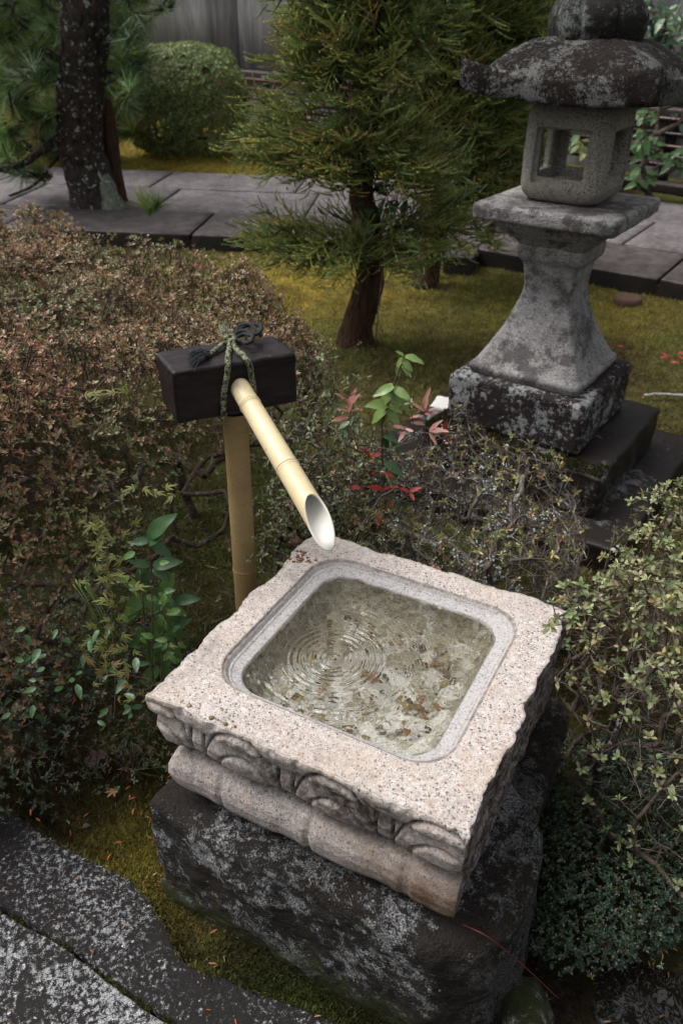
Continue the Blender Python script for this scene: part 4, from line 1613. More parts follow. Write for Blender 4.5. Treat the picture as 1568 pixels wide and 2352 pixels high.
# roof: domed square with upturned corners
n = 110
g = np.linspace(-1, 1, n + 1)
g = np.sign(g) * (1 - (1 - np.abs(g)) ** 1.25)
A, B = np.meshgrid(g, g, indexing='ij')
HR = .299


def warp(A, B):
    """eaves bow slightly inward between the corners"""
    c_ = np.maximum(np.abs(A), np.abs(B)) ** 4
    k = 1 - .045 * (1 - np.minimum(np.abs(A), np.abs(B)) ** 2) * c_
    return A * k * HR, B * k * HR


m_ = (np.abs(A) ** 4.5 + np.abs(B) ** 4.5) ** (1 / 4.5)
mm = np.maximum(np.abs(A), np.abs(B))
cor = np.clip(np.abs(A) * np.abs(B), 0, 1)
lift = .050 * cor ** 2.2
dome = .100 * np.clip(1 - (np.clip(m_, 0, 1.2) / .92) ** 2.9, 0, 1) ** .85
ztop = 1.424 + dome + lift * sstep(.5, 1, mm) + .012 * (1 - mm)
# faint ridges running to the corners
ztop += .006 * np.exp(-((np.abs(A) - np.abs(B)) / .10) ** 2) * sstep(.3, .6, mm) * sstep(1.0, .8, mm)
zbot = 1.356 + lift * .50 * sstep(.4, 1, mm) + .0 * mm
X_, Y_ = warp(A, B)
top_ = np.stack([X_, Y_, ztop], -1)
eav = mm[0, :]  # unused
bot_ = np.stack([X_ * .985, Y_ * .985, zbot], -1)
ix = np.arange((n + 1) ** 2).reshape(n + 1, n + 1)
q = np.stack([ix[:-1, :-1], ix[1:, :-1], ix[1:, 1:], ix[:-1, 1:]], -1).reshape(-1, 4)
rimi = np.concatenate([ix[:-1, 0], ix[-1, :-1], ix[:0:-1, -1], ix[0, :0:-1]])
V = np.concatenate([top_.reshape(-1, 3), bot_.reshape(-1, 3)])
N2 = (n + 1) ** 2
nr = len(rimi)
tt, bb = V[rimi], V[rimi + N2]
mid = []
base_i = len(V)
steps = 7
for k in range(1, steps):
    f = k / steps
    p = tt * (1 - f) + bb * f
    p[:, :2] *= 1 + .012 * sin(pi * f)
    mid.append(p)
V = np.concatenate([V] + mid)
lay = [rimi] + [base_i + k * nr + np.arange(nr) for k in range(steps - 1)] + [rimi + N2]
SF = []
for a_, b_ in zip(lay[:-1], lay[1:]):
    SF.append(np.stack([a_, b_, np.roll(b_, -1), np.roll(a_, -1)], -1))
V0 = V.copy()
V = rough(V, .007, 7, 5, seed=31)
fine = fbm(V0, 55, 4)
V[:, 2] += .003 * fine
ev = np.zeros(len(V))
ev[:N2] = (np.exp(-((mm - .93) / .10) ** 2) * sstep(1.0, .6, np.minimum(np.abs(A), np.abs(B)))).ravel()
V[:, 2] -= Z0
mk('roof', V, [q, q[:, ::-1] + N2, np.concatenate(SF)[:, ::-1] if False else np.concatenate(SF)], M_LROOF, lantern, attrs={'Eave': ev})

# finial: lobed collar with a jewel above
th = np.arange(96) / 96 * 2 * pi
prof = [(1.505, .128), (1.525, .140), (1.55, .147), (1.58, .147), (1.610, .136), (1.628, .118), (1.636, .100), (1.642, .090), (1.66, .092), (1.70, .106), (1.74, .106), (1.78, .088), (1.81, .055), (1.83, .02)]
p = np.array(prof); s = np.linspace(0, len(p) - 1, 64)
pz = np.interp(s, np.arange(len(p)), p[:, 0]); pr_ = np.interp(s, np.arange(len(p)), p[:, 1])
V = []
for zz, rr in zip(pz, pr_):
    lob = 1 - (.10 * (np.abs(np.sin(th * 4)) < .22) * 1.0 + .04 * (1 - np.abs(np.sin(th * 4)))) * (zz < 1.63)
    lob = 1 - .07 * np.exp(-(np.sin(th * 4) / .2) ** 2) * (1 if zz < 1.63 else 0)
    sq = 1 + .06 * np.cos(4 * th + .6) * (zz < 1.63)
    V.append(np.stack([np.cos(th) * rr * lob * sq, np.sin(th) * rr * lob * sq, np.full(96, zz)], -1))
V = np.concatenate(V)
i = np.arange(96); j = (i + 1) % 96
f_ = np.stack([i, j, j + 96, i + 96], -1)
F = (f_[None] + (np.arange(63) * 96)[:, None, None]).reshape(-1, 4)
V = rough(V, .005, 9, 5, seed=41); V[:, 2] -= Z0
t, c, h = lichen_stone('lantern_finial_stone', (.035, .031, .029), (.28, .31, .29), .66, 120, bs=.5, hard=.05, dark=(.008, .008, .007), big=8, spot=.4)
M_LFIN = t.fin(c, .9, h, 1.0, .008)
mk('finial', V, F, M_LFIN, lantern)

# stepped plinth below it
pl_ = empty('stone_plinth', (LC[0], LC[1], 0), LY, label='dark stepped stone plinth wet at its right side under the garden lantern', cat='plinth')
V, F = rbox(.350, .355, .083, .012, 40)
mk('step_slab', rough(V, .011, 7, 6, seed=2) + np.array([.035, .0, .165]), F, M_PLINTH, pl_)
n = 9000
Pm = np.stack([rng.uniform(-.31, .38, n), rng.uniform(-.35, -.255, n), np.full(n, .245)], -1)
Pm2 = np.stack([rng.uniform(-.31, -.24, 3000), rng.uniform(-.33, .3, 3000), np.full(3000, .245)], -1)
Pm = np.concatenate([Pm, Pm2]); Pm = Pm[fbm(Pm, 9, 3) > -.12]
V, F, C = place((np.array([[0, -.16, 0], [0, .16, 0], [1, 0, 0]]), np.array([[0, 1, 2]])), Pm, rng.normal(0, .5, Pm.shape) + UP, rng.normal(0, 1, Pm.shape), rng.uniform(.008, .02, len(Pm)), pal([(.035, .04, .012), (.02, .02, .009), (.07, .07, .02)], [3, 3, 1], len(Pm)))
mk('moss', V, F, M_MOSSB, pl_, col=C, kind='stuff', smooth=False)
for (a_, b_, c2, d_) in ((-.55, -.02, -.5, .52), (-.01, .53, -.5, .52)):
    V, F = rbox((b_ - a_) / 2, (d_ - c2) / 2, .09, .012, 24)
    mk('step_slab', rough(V, .006, 6, 5, seed=a_) + np.array([(a_ + b_) / 2, (c2 + d_) / 2, -.008]), F, M_PLINTH, pl_)
p = at(1015, 935, .2)
V, F = rbox(.05, .06, .05, .012, 12)
o = mk('pale_stone', rotz(rough(V, .01, 8, 4), -.4) + np.array([p[0] + .01, p[1] + .03, .16]), F, NT('pale_lichen_stone').fin((.50, .49, .47), .9))
tag(o, 'pale whitish stone lying against the left side of the lantern base', 'stone')

# ================================================================== VEGETATION
LF8 = leaf_tpl(.42, .10, .15)
LF2 = leaf_tpl(.45, .10, .15, quads=True)
LFR = leaf_tpl(.62, .12, .12)
UP = np.array([0, 0, 1.0])


def shell(poly, H, R, n, depth, zmin, bump=.05, p=2.4, seed=0.0, top=None, zfade=None):
    """random points in the outer shell of a clipped mound, with outward normals"""
    poly = np.asarray(poly, float)
    lo, hi = poly.min(0) - .05, poly.max(0) + .05

    def field(Q):
        d = poly_sd(Q[:, :2], poly)
        hh = H + (top(Q[:, 0], Q[:, 1]) if top else 0)
        k = 1 - np.clip(d / R, -.3, 1)
        b = bump * fbm(Q + seed, 3.2, 4)
        return ((k ** p + np.clip(Q[:, 2] / hh, 0, 2) ** p) ** (1 / p) - 1) * R + b
    out_P, out_N, out_s = [], [], []
    got = 0
    while got < n:
        Q = rng.uniform([lo[0], lo[1], zmin], [hi[0], hi[1], H * 1.12], (200000, 3))
        f = field(Q)
        w = np.exp(np.minimum(f, 0) / depth) * (f < 0) * (f > -3 * depth)
        if zfade: w *= sstep(zfade[0], zfade[1], Q[:, 2]) * .9 + .1
        k = rng.random(len(Q)) < w
        Q = Q[k]; fq = f[k]
        e = .01
        N = np.stack([field(Q + [e, 0, 0]) - fq, field(Q + [0, e, 0]) - fq, field(Q + [0, 0, e]) - fq], -1)
        N /= np.linalg.norm(N, axis=1)[:, None] + 1e-9
        out_P.append(Q); out_N.append(N); out_s.append(-fq)
        got += len(Q)
    return np.concatenate(out_P)[:n], np.concatenate(out_N)[:n], np.concatenate(out_s)[:n]


# ---------------------------------------------------------------- big clipped azalea hedge
HP = [(-3.6, .95), (-.98, 1.02), (-.70, 1.22), (-.46, 1.48), (-.34, 1.75), (-.14, 1.92), (.08, 2.06), (.12, 2.46), (-.16, 2.98), (-.88, 3.34), (-1.5, 3.72), (-2.4, 4.2), (-3.8, 4.6)]


def htop(x, y):
    return -.04 * sstep(-.8, .05, x) - .05 * sstep(2.4, 4.2, y) + .05 * np.sin(x * 3 + y * 2)


hedge = empty('azalea_hedge', (-1.2, 2.4, 0), label='large clipped azalea hedge with brownish pink autumn leaves behind the wooden block', cat='hedge')
P, N, sdep = shell(HP, .87, .36, 72000, .030, .10, .085, zfade=(.0, .42), top=htop, seed=3)
vis = (P[:, 0] > -2.9)
# gaps: dark hollows
g = fbm(P * np.array([1, 1, .6]) + 30, 4.0, 3)
thin = sstep(-.55, .05, P[:, 0]) * sstep(2.5, 2.0, P[:, 1]) * .25
zcut = .12 + .50 * sstep(-.78, -.34, P[:, 0]) * sstep(2.9, 2.5, P[:, 1])
lowf = sstep(zcut - .06, zcut + .08, P[:, 2] + .12 * g)
keep = vis & (g > -.30 + thin * .8) & (rng.random(len(P)) > thin) & (rng.random(len(P)) < .05 + .95 * lowf)
P, N, sdep = P[keep], N[keep], sdep[keep]
A = N + rng.normal(0, .32, P.shape) + UP * .55
zone_g = np.clip(fbm(P + 3, 2.2, 3) * 1.2 + .55 - .9 * (P[:, 2] - .6), 0, 1)
brown = pal([(.33, .185, .11), (.27, .135, .075), (.40, .28, .17), (.21, .085, .045), (.22, .20, .08), (.50, .37, .25)], [5, 4, 3, 1.5, 2.5, 1.6], len(P))
green = pal([(.12, .15, .06), (.095, .12, .045), (.19, .19, .09), (.21, .12, .065)], [4, 4, 2, 2], len(P))
cc = brown * (1 - zone_g[:, None]) + green * zone_g[:, None]
ros = rosettes(P, A, LF8, 6, .0145, leaf_tpl(.46, .12, .1, quads=True), None, None, (.25, 1.15), cper=cc)
below(mk('foliage', ros[0], ros[1], M_LEAF, col=ros[2], kind='stuff'), hedge)
# twiglets behind every rosette of the shell
k = rng.random(len(P)) < .55
q_ = P[k] - A[k] / np.linalg.norm(A[k], axis=1)[:, None] * rng.uniform(.03, .08, (k.sum(), 1)) + rng.normal(0, .012, (k.sum(), 3))
V, F = segs_mesh(q_, P[k], .0016, .0009, 3)
below(mk('twigs', V, F, M_TWIG, kind='stuff'), hedge)
# stems and branches: two or three stems from each stool, branching up into the shell
stools = [(-.46, 1.86), (-.38, 2.02), (-.66, 1.72), (-.85, 1.62), (-1.1, 1.75), (-.62, 2.1), (-.30, 2.25), (-1.3, 2.1), (-.95, 2.3), (-1.6, 2.6), (-.5, 2.5)]
idx_ = rng.choice(len(P), 1500, replace=False)
tg = P[idx_] - N[idx_] * .03
bases = [(a + rng.normal(0, .03), b + rng.normal(0, .03), -.03) for (a, b) in stools for _ in range(3)]
mids = []
sk = grow(bases + [], [np.array([a[0] + rng.normal(0, .09), a[1] + rng.normal(0, .07), rng.uniform(.22, .42)]) for a in bases] + list(tg), .07, .014, .12)
V, F = skeleton_mesh(sk, .0013, .43, .016, 6)
below(mk('branches', V, F, M_TWIG), hedge)
below(mk('lichened_twigs', *segs_mesh(*(lambda a: (a, a + rng.normal(0, .022, a.shape)))(np.stack([rng.uniform(-.62, -.15, 260), rng.uniform(1.5, 2.0, 260), rng.uniform(.12, .55, 260)], -1)), .0012, .0006, 3), M_TWIGG, kind='stuff'), hedge)


# ---------------------------------------------------------------- generic airy shrub
def shrub(name, label, cat, bases, targets, leafk, size, tpl, cols, wts, bark_, r0=.0010, tipk=None, leaf_mat=None, step=.05, jit=.012, loc=None, elev=(.1, 1.0), power=.42, up=.15, rmax=.012, extra=None, kk=4):
    root = empty(name, loc if loc is not None else (float(np.mean([b[0] for b in bases])), float(np.mean([b[1] for b in bases])), 0), label=label, cat=cat)
    sk = grow(bases, targets, step, jit, up)
    V, F = skeleton_mesh(sk, r0, power, rmax, kk)
    below(mk('branches', V, F, bark_), root)
    T, D = tipdir(sk)
    if tipk is not None:
        sel = rng.random(len(T)) < tipk(T)
        T, D = T[sel], D[sel]
    if leafk:
        r_ = rosettes(T, D + UP * .5 + rng.normal(0, .2, D.shape), LF8, leafk, size, tpl, cols, wts, elev)
        below(mk('foliage', r_[0], r_[1], leaf_mat or M_LEAF, col=r_[2], kind='stuff'), root)
    return root, sk


# sprigs of azalea right of the post
n = 800
tg = np.stack([rng.normal(-.07, .085, n), rng.normal(1.86, .13, n), np.clip(rng.normal(.50, .16, n), .12, .80)], -1)
tg = tg[(tg[:, 0] > -.24) & (tg[:, 1] > 1.58)]
tg = np.concatenate([tg, [aty(610, 1225, 1.50), aty(625, 1260, 1.50), aty(600, 1275, 1.5), aty(640, 1215, 1.5), aty(575, 1285, 1.48), aty(660, 1235, 1.55), aty(590, 1240, 1.5), aty(650, 1190, 1.6), aty(605, 1310, 1.5)]])
shrub('young_azalea', 'thin open azalea with small green leaf rosettes right of the bamboo post', 'shrub', [(-.12, 1.9, -.03), (-.05, 1.95, -.03), (-.16, 1.8, -.03), (0, 1.85, -.03)], tg, 6, .0165, LF8,
      [(.10, .125, .055), (.14, .15, .075), (.08, .10, .045), (.20, .14, .08)], [4, 3, 2, 1.5], M_TWIG, .0009, jit=.014)

# twiggy lichened shrub between basin and lantern
n = 4600
mb = [(-.10, 2.05), (-.04, 1.72), (.16, 1.58), (.42, 1.52), (.64, 1.62), (.74, 1.95), (.62, 2.28), (.30, 2.36), (.0, 2.28)]
tgt, Nn_, _ = shell(mb, .525, .16, n, .06, .06, .06, seed=8)
b_ = [(x_, y_, -.03) for x_, y_ in ((.05, 1.85), (.15, 1.95), (.22, 1.8), (.33, 1.9), (.42, 1.82), (.52, 1.95), (.30, 2.1), (.1, 2.1), (.5, 2.12), (.62, 1.9), (.36, 1.72))]
root, sk = shrub('twiggy_shrub', 'half bare grey twiggy shrub crusted with white lichen between basin and lantern', 'shrub', b_, tgt, 6, .0155, LF8,
                 [(.20, .21, .07), (.26, .24, .08), (.28, .14, .06), (.14, .16, .06), (.34, .27, .14)], [4, 3, 1.6, 2, 1], M_TWIGG, .00085,
                 tipk=lambda T: .11 + .80 * sstep(.16, -.02, T[:, 0]) + .14 * sstep(.36, .44, T[:, 2]), step=.035, jit=.010, kk=3, rmax=.009)
# spiky end twigs above the outline
T, D = tipdir(sk)
k = rng.random(len(T)) < .75
a = T[k]; d_ = D[k] * .5 + UP * .9 + rng.normal(0, .35, (k.sum(), 3)); d_ /= np.linalg.norm(d_, axis=1)[:, None]
b2 = a + d_ * rng.uniform(.015, .045, (k.sum(), 1))
c2 = a + (b2 - a) * .5 + rng.normal(0, .014, a.shape)
V, F = segs_mesh(np.concatenate([a, (a + b2) / 2]), np.concatenate([b2, c2]), .0008, .0004, 3)
below(mk('end_twigs', V, F, M_TWIG, kind='stuff'), root)
# lichen crusts
arr, par, w, ch, tips = sk
seg = ch[rng.random(len(ch)) < .5]
ctr_ = arr[seg]
cl = fbm(ctr_ + 2, 6, 3)
ctr_ = ctr_[(cl > .08) & (ctr_[:, 0] < .55)]
ctr_ = np.repeat(ctr_, 4, 0) + rng.normal(0, .004, (len(ctr_) * 4, 3))
v_, f_, _ = place(leaf_tpl(.9, .3, .3), ctr_, rng.normal(0, 1, ctr_.shape), rng.normal(0, 1, ctr_.shape) + UP, rng.uniform(.003, .008, len(ctr_)))
below(mk('lichen', v_, f_, M_LICHEN, kind='stuff'), root)

# light green azalea at the right
rbp = [(.50, 1.12), (.60, .98), (.80, .88), (1.3, .8), (1.5, 1.4), (1.3, 2.0), (.95, 1.92), (.66, 1.80), (.52, 1.52)]
n = 2900
tgt, _, _ = shell(rbp, .64, .22, n, .05, .10, .07, seed=18)
dens = .35 + .65 * sstep(.22, .50, tgt[:, 2])
tgt = tgt[rng.random(n) < dens]
tgt = np.concatenate([tgt, np.array([at(rng.uniform(1262, 1340), rng.uniform(1335, 1440), rng.uniform(.57, .64)) for _ in range(26)])])
b_ = [(x_, y_, -.03) for x_, y_ in ((.66, 1.35), (.72, 1.42), (.80, 1.25), (.9, 1.4), (.95, 1.15), (.78, 1.55), (1.05, 1.5), (.64, 1.25), (.86, 1.05), (1.1, 1.25))]
shrub('green_azalea', 'loose azalea with pale green and yellow rounded leaves right of the basin', 'shrub', b_, tgt, 7, .0180, leaf_tpl(.52, .10, .12),
      [(.27, .30, .15), (.19, .22, .10), (.35, .35, .19), (.34, .28, .11), (.13, .165, .07), (.38, .24, .13)], [5, 4, 3, 1.2, 2, .5], M_TWIG, .0011,
      tipk=lambda T: .88 - .5 * sstep(.42, .20, T[:, 2]), step=.045, jit=.010, rmax=.0065)
# tangle of bare twigs inside it
n = 1500
a = np.stack([rng.uniform(.50, 1.15, n), rng.uniform(.95, 1.6, n), rng.uniform(.03, .50, n)], -1)
k = poly_sd(a[:, :2], rbp) > .02
a = a[k]
d_ = rng.normal(0, 1, a.shape) + UP * .5; d_ /= np.linalg.norm(d_, axis=1)[:, None]
L_ = rng.uniform(.03, .10, (len(a), 1))
m_ = a + d_ * L_ * .5 + rng.normal(0, .006, a.shape)
V, F = segs_mesh(np.concatenate([a, m_]), np.concatenate([m_, a + d_ * L_]), .0009, .0007, 3)
below(mk('inner_twigs', V, F, M_TWIGG, kind='stuff'), bpy.data.objects['green_azalea'])
# a few thicker inner stems
A_, B_ = [], []
stems = [[(.60, 1.22, -.02), (.58, 1.20, .12), (.555, 1.17, .24), (.53, 1.15, .33)], [(.555, 1.17, .22), (.585, 1.19, .30), (.60, 1.22, .42)], [(.68, 1.38, 0), (.64, 1.33, .2), (.62, 1.3, .45)], [(.74, 1.2, .0), (.72, 1.16, .2), (.66, 1.1, .42)]]
for k, s_ in enumerate(stems):
    V, F = tube(spline(s_, 14), np.linspace(.010, .006, 14), 8)
    below(mk('stem', V, F, M_PINEB if k < 2 else M_TWIG), bpy.data.objects['green_azalea'])

# ground cover mound lower right
gp = [tuple(at(*q_, .03)[:2]) for q_ in ((1175, 1760), (1260, 1700), (1568, 1700), (1700, 1800), (1700, 2100), (1480, 2200), (1300, 2240), (1190, 2150), (1235, 2050), (1225, 1900))]
P, N, _ = shell(gp, .11, .10, 4200, .022, .0, .02, seed=40)
r_ = rosettes(P, N * .6 + UP + rng.normal(0, .4, P.shape), LFR, 5, .0078, LFR, [(.028, .058, .032), (.022, .045, .026), (.045, .075, .036), (.065, .08, .035), (.02, .035, .02)], [4, 4, 2, 1, 2], (-.1, .7))
tag(mk('ground_cover', r_[0], r_[1], M_LEAF, col=r_[2]), kind='stuff')
# creeping small leaves on the soil under the basin's left corner
for (cx, cy, sx, sy, n_) in ((330, 1745, 45, 25, 60), (300, 1690, 45, 22, 50), (150, 1790, 80, 25, 40), (1420, 2100, 70, 60, 60)):
    P = np.array([at(rng.normal(cx, sx), rng.normal(cy, sy), rng.uniform(.0, .03)) for _ in range(n_)])
    r_ = rosettes(P, UP + rng.normal(0, .3, P.shape), LF8, 5, .011, LF8, [(.09, .12, .05), (.13, .15, .06), (.15, .09, .05)], [4, 2, 1], (0, .7))
    mk('seedlings', r_[0], r_[1], M_LEAF, col=r_[2], kind='stuff')
# dark understorey below the hedge
P = np.stack([rng.uniform(-1.15, -.40, 1500), rng.uniform(1.08, 1.75, 1500), rng.uniform(.0, .36, 1500)], -1)
P = P[poly_sd(P[:, :2], np.array(HP)) > -.06]
r_ = rosettes(P, UP + rng.normal(0, .5, P.shape), LF8, 6, .0155, LF8, [(.045, .065, .035), (.065, .085, .045), (.10, .06, .035), (.03, .045, .028)], [4, 3, 1.5, 2], (0, 1.0))
tag(mk('understorey', r_[0], r_[1], M_LEAF, col=r_[2]), kind='stuff')


# ---------------------------------------------------------------- plants with countable leaves
def leafmesh(name, w=.5, nL=9, nW=4, fold=.10, curl=.18, wave=.02, serr=0.0, pointed=1.0, mat=None):
    u = np.linspace(0, 1, nL + 1)
    half = w / 2 * np.sin(pi * np.clip(u, 0, 1) ** .85) ** .75 * (1 - .25 * pointed * u) + .004
    half[-1] = .002
    v = np.linspace(-1, 1, nW + 1)
    U_, V_ = np.meshgrid(u, v, indexing='ij')
    X = U_
    Y = V_ * half[:, None]
    Z = fold * np.abs(V_) * half[:, None] * 2 - curl * U_ ** 2 + wave * np.sin(U_ * 14 + V_ * 2) * np.abs(V_)
    ix = np.arange((nL + 1) * (nW + 1)).reshape(nL + 1, nW + 1)
    q = np.stack([ix[:-1, :-1], ix[1:, :-1], ix[1:, 1:], ix[:-1, 1:]], -1).reshape(-1, 4)
    me = bpy.data.meshes.new(name)
    me.from_pydata(np.stack([X, Y, Z], -1).reshape(-1, 3).tolist(), [], q.tolist())
    me.polygons.foreach_set('use_smooth', np.ones(len(q), bool))
    me.materials.append(mat)
    return me


def put(name, me, root, P, D, N=None, S=1.0):
    P = np.array(P, float); D = np.array(D, float); D /= np.linalg.norm(D)
    N = np.array([0, 0, 1.0]) if N is None else np.array(N, float)
    Y = np.cross(N, D)
    if np.linalg.norm(Y) < 1e-3: Y = np.cross([1.0, 0, 0], D)
    Y /= np.linalg.norm(Y)
    Z = np.cross(D, Y)
    o = bpy.data.objects.new(name, me)
    COL.objects.link(o)
    M = Matrix(((D[0] * S, Y[0] * S, Z[0] * S, P[0]), (D[1] * S, Y[1] * S, Z[1] * S, P[1]), (D[2] * S, Y[2] * S, Z[2] * S, P[2]), (0, 0, 0, 1)))
    if root is not None:
        o.parent = root
        o.matrix_parent_inverse = Matrix.Identity(4)
        o.matrix_local = Matrix.Translation(-Vector(root.location)) @ M
    else:
        o.matrix_world = M
    return o


m_fresh = solidleaf('fresh_green_leaf', (.20, .30, .09), .30, .3)
m_dk = solidleaf('dark_green_leaf', (.045, .105, .036), .42, .15)
m_mid = solidleaf('mid_green_leaf', (.105, .20, .05), .45, .2)
m_pink = solidleaf('pink_nandina_leaf', (.46, .22, .19), .4, .25)
m_red = solidleaf('red_nandina_leaf', (.33, .030, .018), .45, .2)
m_paleg = solidleaf('pale_green_leaf', (.16, .24, .13), .35, .25)
m_orange = solidleaf('orange_leaf', (.40, .13, .04), .5, .2)

# sapling rising over the twiggy shrub
sap = empty('broadleaf_sapling', aty(880, 1100, 1.98) * np.array([1, 1, 0]), label='slender sapling with fresh glossy green leaves rising between spout and lantern', cat='sapling')
sY = 1.98
stem = [aty(*q_, sY) for q_ in ((885, 1290), (886, 1180), (876, 1000), (890, 930), (905, 880), (918, 845), (928, 815))]
V, F = tube(spline(stem, 40), np.linspace(.0042, .0016, 40), 8)
below(mk('stem', V, F, M_BROWN), sap)
LM = [leafmesh('leaf', .46, mat=m_fresh), leafmesh('leaf', .50, curl=.3, mat=m_fresh)]
LMD = [leafmesh('leaf', .50, mat=m_dk), leafmesh('leaf', .46, curl=.3, mat=m_dk)]
LMM = [leafmesh('leaf', .50, mat=m_mid), leafmesh('leaf', .54, curl=.28, mat=m_mid)]
# (node pixel, tip pixel)
for (a, b, kk) in (((928, 818), (915, 808), 0), ((928, 818), (972, 826), 0), ((926, 822), (905, 846), 0), ((924, 826), (945, 850), 0), ((921, 838), (945, 862), 0), ((918, 842), (908, 870), 0), ((926, 820), (930, 842), 0),
                   ((905, 885), (860, 905), 0), ((905, 885), (880, 885), 0), ((903, 890), (940, 915), 0), ((906, 884), (940, 940), 0), ((903, 895), (868, 935), 0), ((900, 900), (915, 935), 0), ((900, 905), (940, 925), 0),
                   ((893, 930), (850, 925), 0), ((893, 935), (845, 965), 0), ((891, 940), (915, 975), 0), ((889, 935), (925, 945), 0), ((889, 950), (862, 985), 0),
                   ((878, 995), (930, 1030), 1), ((878, 1000), (900, 1045), 1), ((878, 1000), (915, 1010), 1), ((880, 1060), (925, 1085), 1), ((882, 1110), (915, 1075), 1),
                   ((886, 1190), (820, 1185), 1), ((886, 1195), (838, 1230), 1), ((886, 1180), (935, 1215), 1), ((886, 1240), (825, 1260), 1), ((888, 1240), (930, 1265), 1), ((884, 1160), (860, 1215), 1), ((884, 1150), (940, 1150), 1)):
    p0 = aty(*a, sY); p1 = aty(*b, sY - rng.uniform(-.02, .035))
    Lh = np.linalg.norm(p1 - p0)
    S_l = max(Lh, .026) * 1.08
    put('leaf', (LMD if kk else LM)[rng.integers(0, 2)], sap, p0, p1 - p0, UP * 1.0 + np.array([rng.normal(0, .3), -.55, 0]), S_l)

# nandina: pinkish and red pinnate leaves
nan = empty('nandina', aty(900, 1150, 1.92) * np.array([1, 1, 0]), label='small nandina with pink and bright red leaflets in front of the lantern base', cat='shrub')
NP_ = leafmesh('leaflet', .30, mat=m_pink); NRd = leafmesh('leaflet', .38, mat=m_red); NO = leafmesh('leaflet', .36, mat=m_orange); NG = leafmesh('leaflet', .42, mat=m_paleg)
for (x0, y0, x1, y1, me_) in ((800, 955, 803, 900, NP_), (803, 930, 778, 898, NP_), (803, 930, 822, 905, NP_), (800, 945, 765, 932, NP_), (803, 945, 826, 935, NP_), (800, 958, 767, 962, NP_), (806, 960, 828, 960, NG), (803, 968, 775, 985, NG), (806, 968, 820, 990, NG), (803, 975, 790, 1003, NG),
                              (975, 945, 977, 898, NP_), (975, 945, 996, 928, NP_), (975, 945, 952, 925, NP_), (975, 950, 1000, 945, NP_), (972, 955, 945, 955, NP_), (985, 990, 1010, 965, NP_), (985, 990, 1022, 985, NP_), (975, 975, 950, 968, NP_), (985, 995, 1000, 1015, NP_), (930, 985, 905, 975, NP_), (930, 985, 950, 990, NP_), (930, 990, 915, 1010, NP_),
                              (1020, 1000, 1025, 972, NRd), (850, 1050, 835, 1030, NRd), (850, 1050, 870, 1040, NRd), (880, 1125, 850, 1115, NRd), (880, 1125, 905, 1112, NRd), (940, 1130, 920, 1120, NRd), (940, 1130, 965, 1118, NRd), (940, 1132, 950, 1145, NRd), (870, 1170, 865, 1210, NO), (870, 1170, 882, 1195, NRd), (905, 1150, 885, 1170, NO), (830, 1120, 795, 1118, NRd), (905, 1095, 880, 1085, NRd), (850, 1090, 870, 1075, NRd)):
    p0 = aty(x0, y0, 1.90); p1 = aty(x1, y1, 1.88 + rng.uniform(-.02, .02))
    put('leaflet', me_, nan, p0, p1 - p0, UP + np.array([rng.normal(0, .3), -.5, 0]), np.linalg.norm(p1 - p0) * 1.1)
for (pts) in ([(880, 1290), (850, 1120), (815, 1010), (802, 925)], [(885, 1290), (930, 1120), (972, 1010), (976, 930)], [(972, 1010), (985, 992), (1010, 985)], [(850, 1120), (880, 1126), (900, 1115)], [(930, 1120), (940, 1132), (960, 1120)], [(850, 1120), (865, 1160), (870, 1175)]):
    V, F = tube(spline([aty(*q_, 1.91) for q_ in pts], 24), .0013, 6)
    below(mk('stem', V, F, M_BROWN), nan)

# broad-leaved seedling by the basin's left edge
bs = empty('broadleaf_seedling', (-.33, 1.36, 0), label='low glossy green plant with paired oval leaves beside the basin left edge', cat='plant')
seed_l = [((325, 1300), (330, 1360), .34), ((330, 1362), (300, 1345), .3), ((335, 1365), (290, 1405), .3), ((330, 1370), (375, 1400), .34), ((325, 1385), (285, 1420), .28), ((375, 1385), (380, 1340), .34), ((378, 1390), (345, 1405), .34), ((378, 1395), (415, 1405), .34), ((376, 1390), (400, 1420), .32),
          ((376, 1425), (378, 1465), .34), ((374, 1425), (340, 1470), .3), ((380, 1425), (415, 1460), .3), ((372, 1470), (375, 1525), .3), ((370, 1475), (335, 1520), .26), ((378, 1475), (410, 1505), .28), ((325, 1440), (300, 1480), .26), ((330, 1440), (350, 1490), .28), ((370, 1530), (395, 1570), .22), ((365, 1530), (330, 1565), .2),
          ((340, 1235), (375, 1195), .42), ((345, 1240), (310, 1245), .4), ((345, 1245), (385, 1270), .4), ((335, 1250), (365, 1220), .42), ((350, 1300), (395, 1290), .38), ((350, 1305), (380, 1325), .36), ((345, 1300), (310, 1290), .38), ((340, 1310), (330, 1345), .36), ((400, 1380), (440, 1375), .34), ((395, 1440), (425, 1425), .3)]
for k, (a, b, zz) in enumerate(seed_l):
    Yv = at(*a, zz)[1]
    Yv = min(max(Yv, 1.27), 1.5)
    p0 = aty(*a, Yv); p1 = aty(*b, Yv - .012)
    put('leaf', (LMM if k < 19 else LMD)[k % 2], bs, p0, p1 - p0, UP * .8 + np.array([rng.normal(0, .2), -.75, 0]), np.linalg.norm(p1 - p0) * 1.3)
for k in range(38):
    p0 = aty(rng.normal(355, 38), rng.normal(1430, 85), rng.uniform(1.36, 1.46))
    a_ = rng.uniform(0, 6.28)
    put('leaf', (LMM if k % 3 else LMD)[k % 2], bs, p0, (cos(a_), -.3 + .2 * sin(a_), .7 * sin(a_) - .3), UP * .8 + np.array([rng.normal(0, .25), -.75, 0]), rng.uniform(.024, .036))
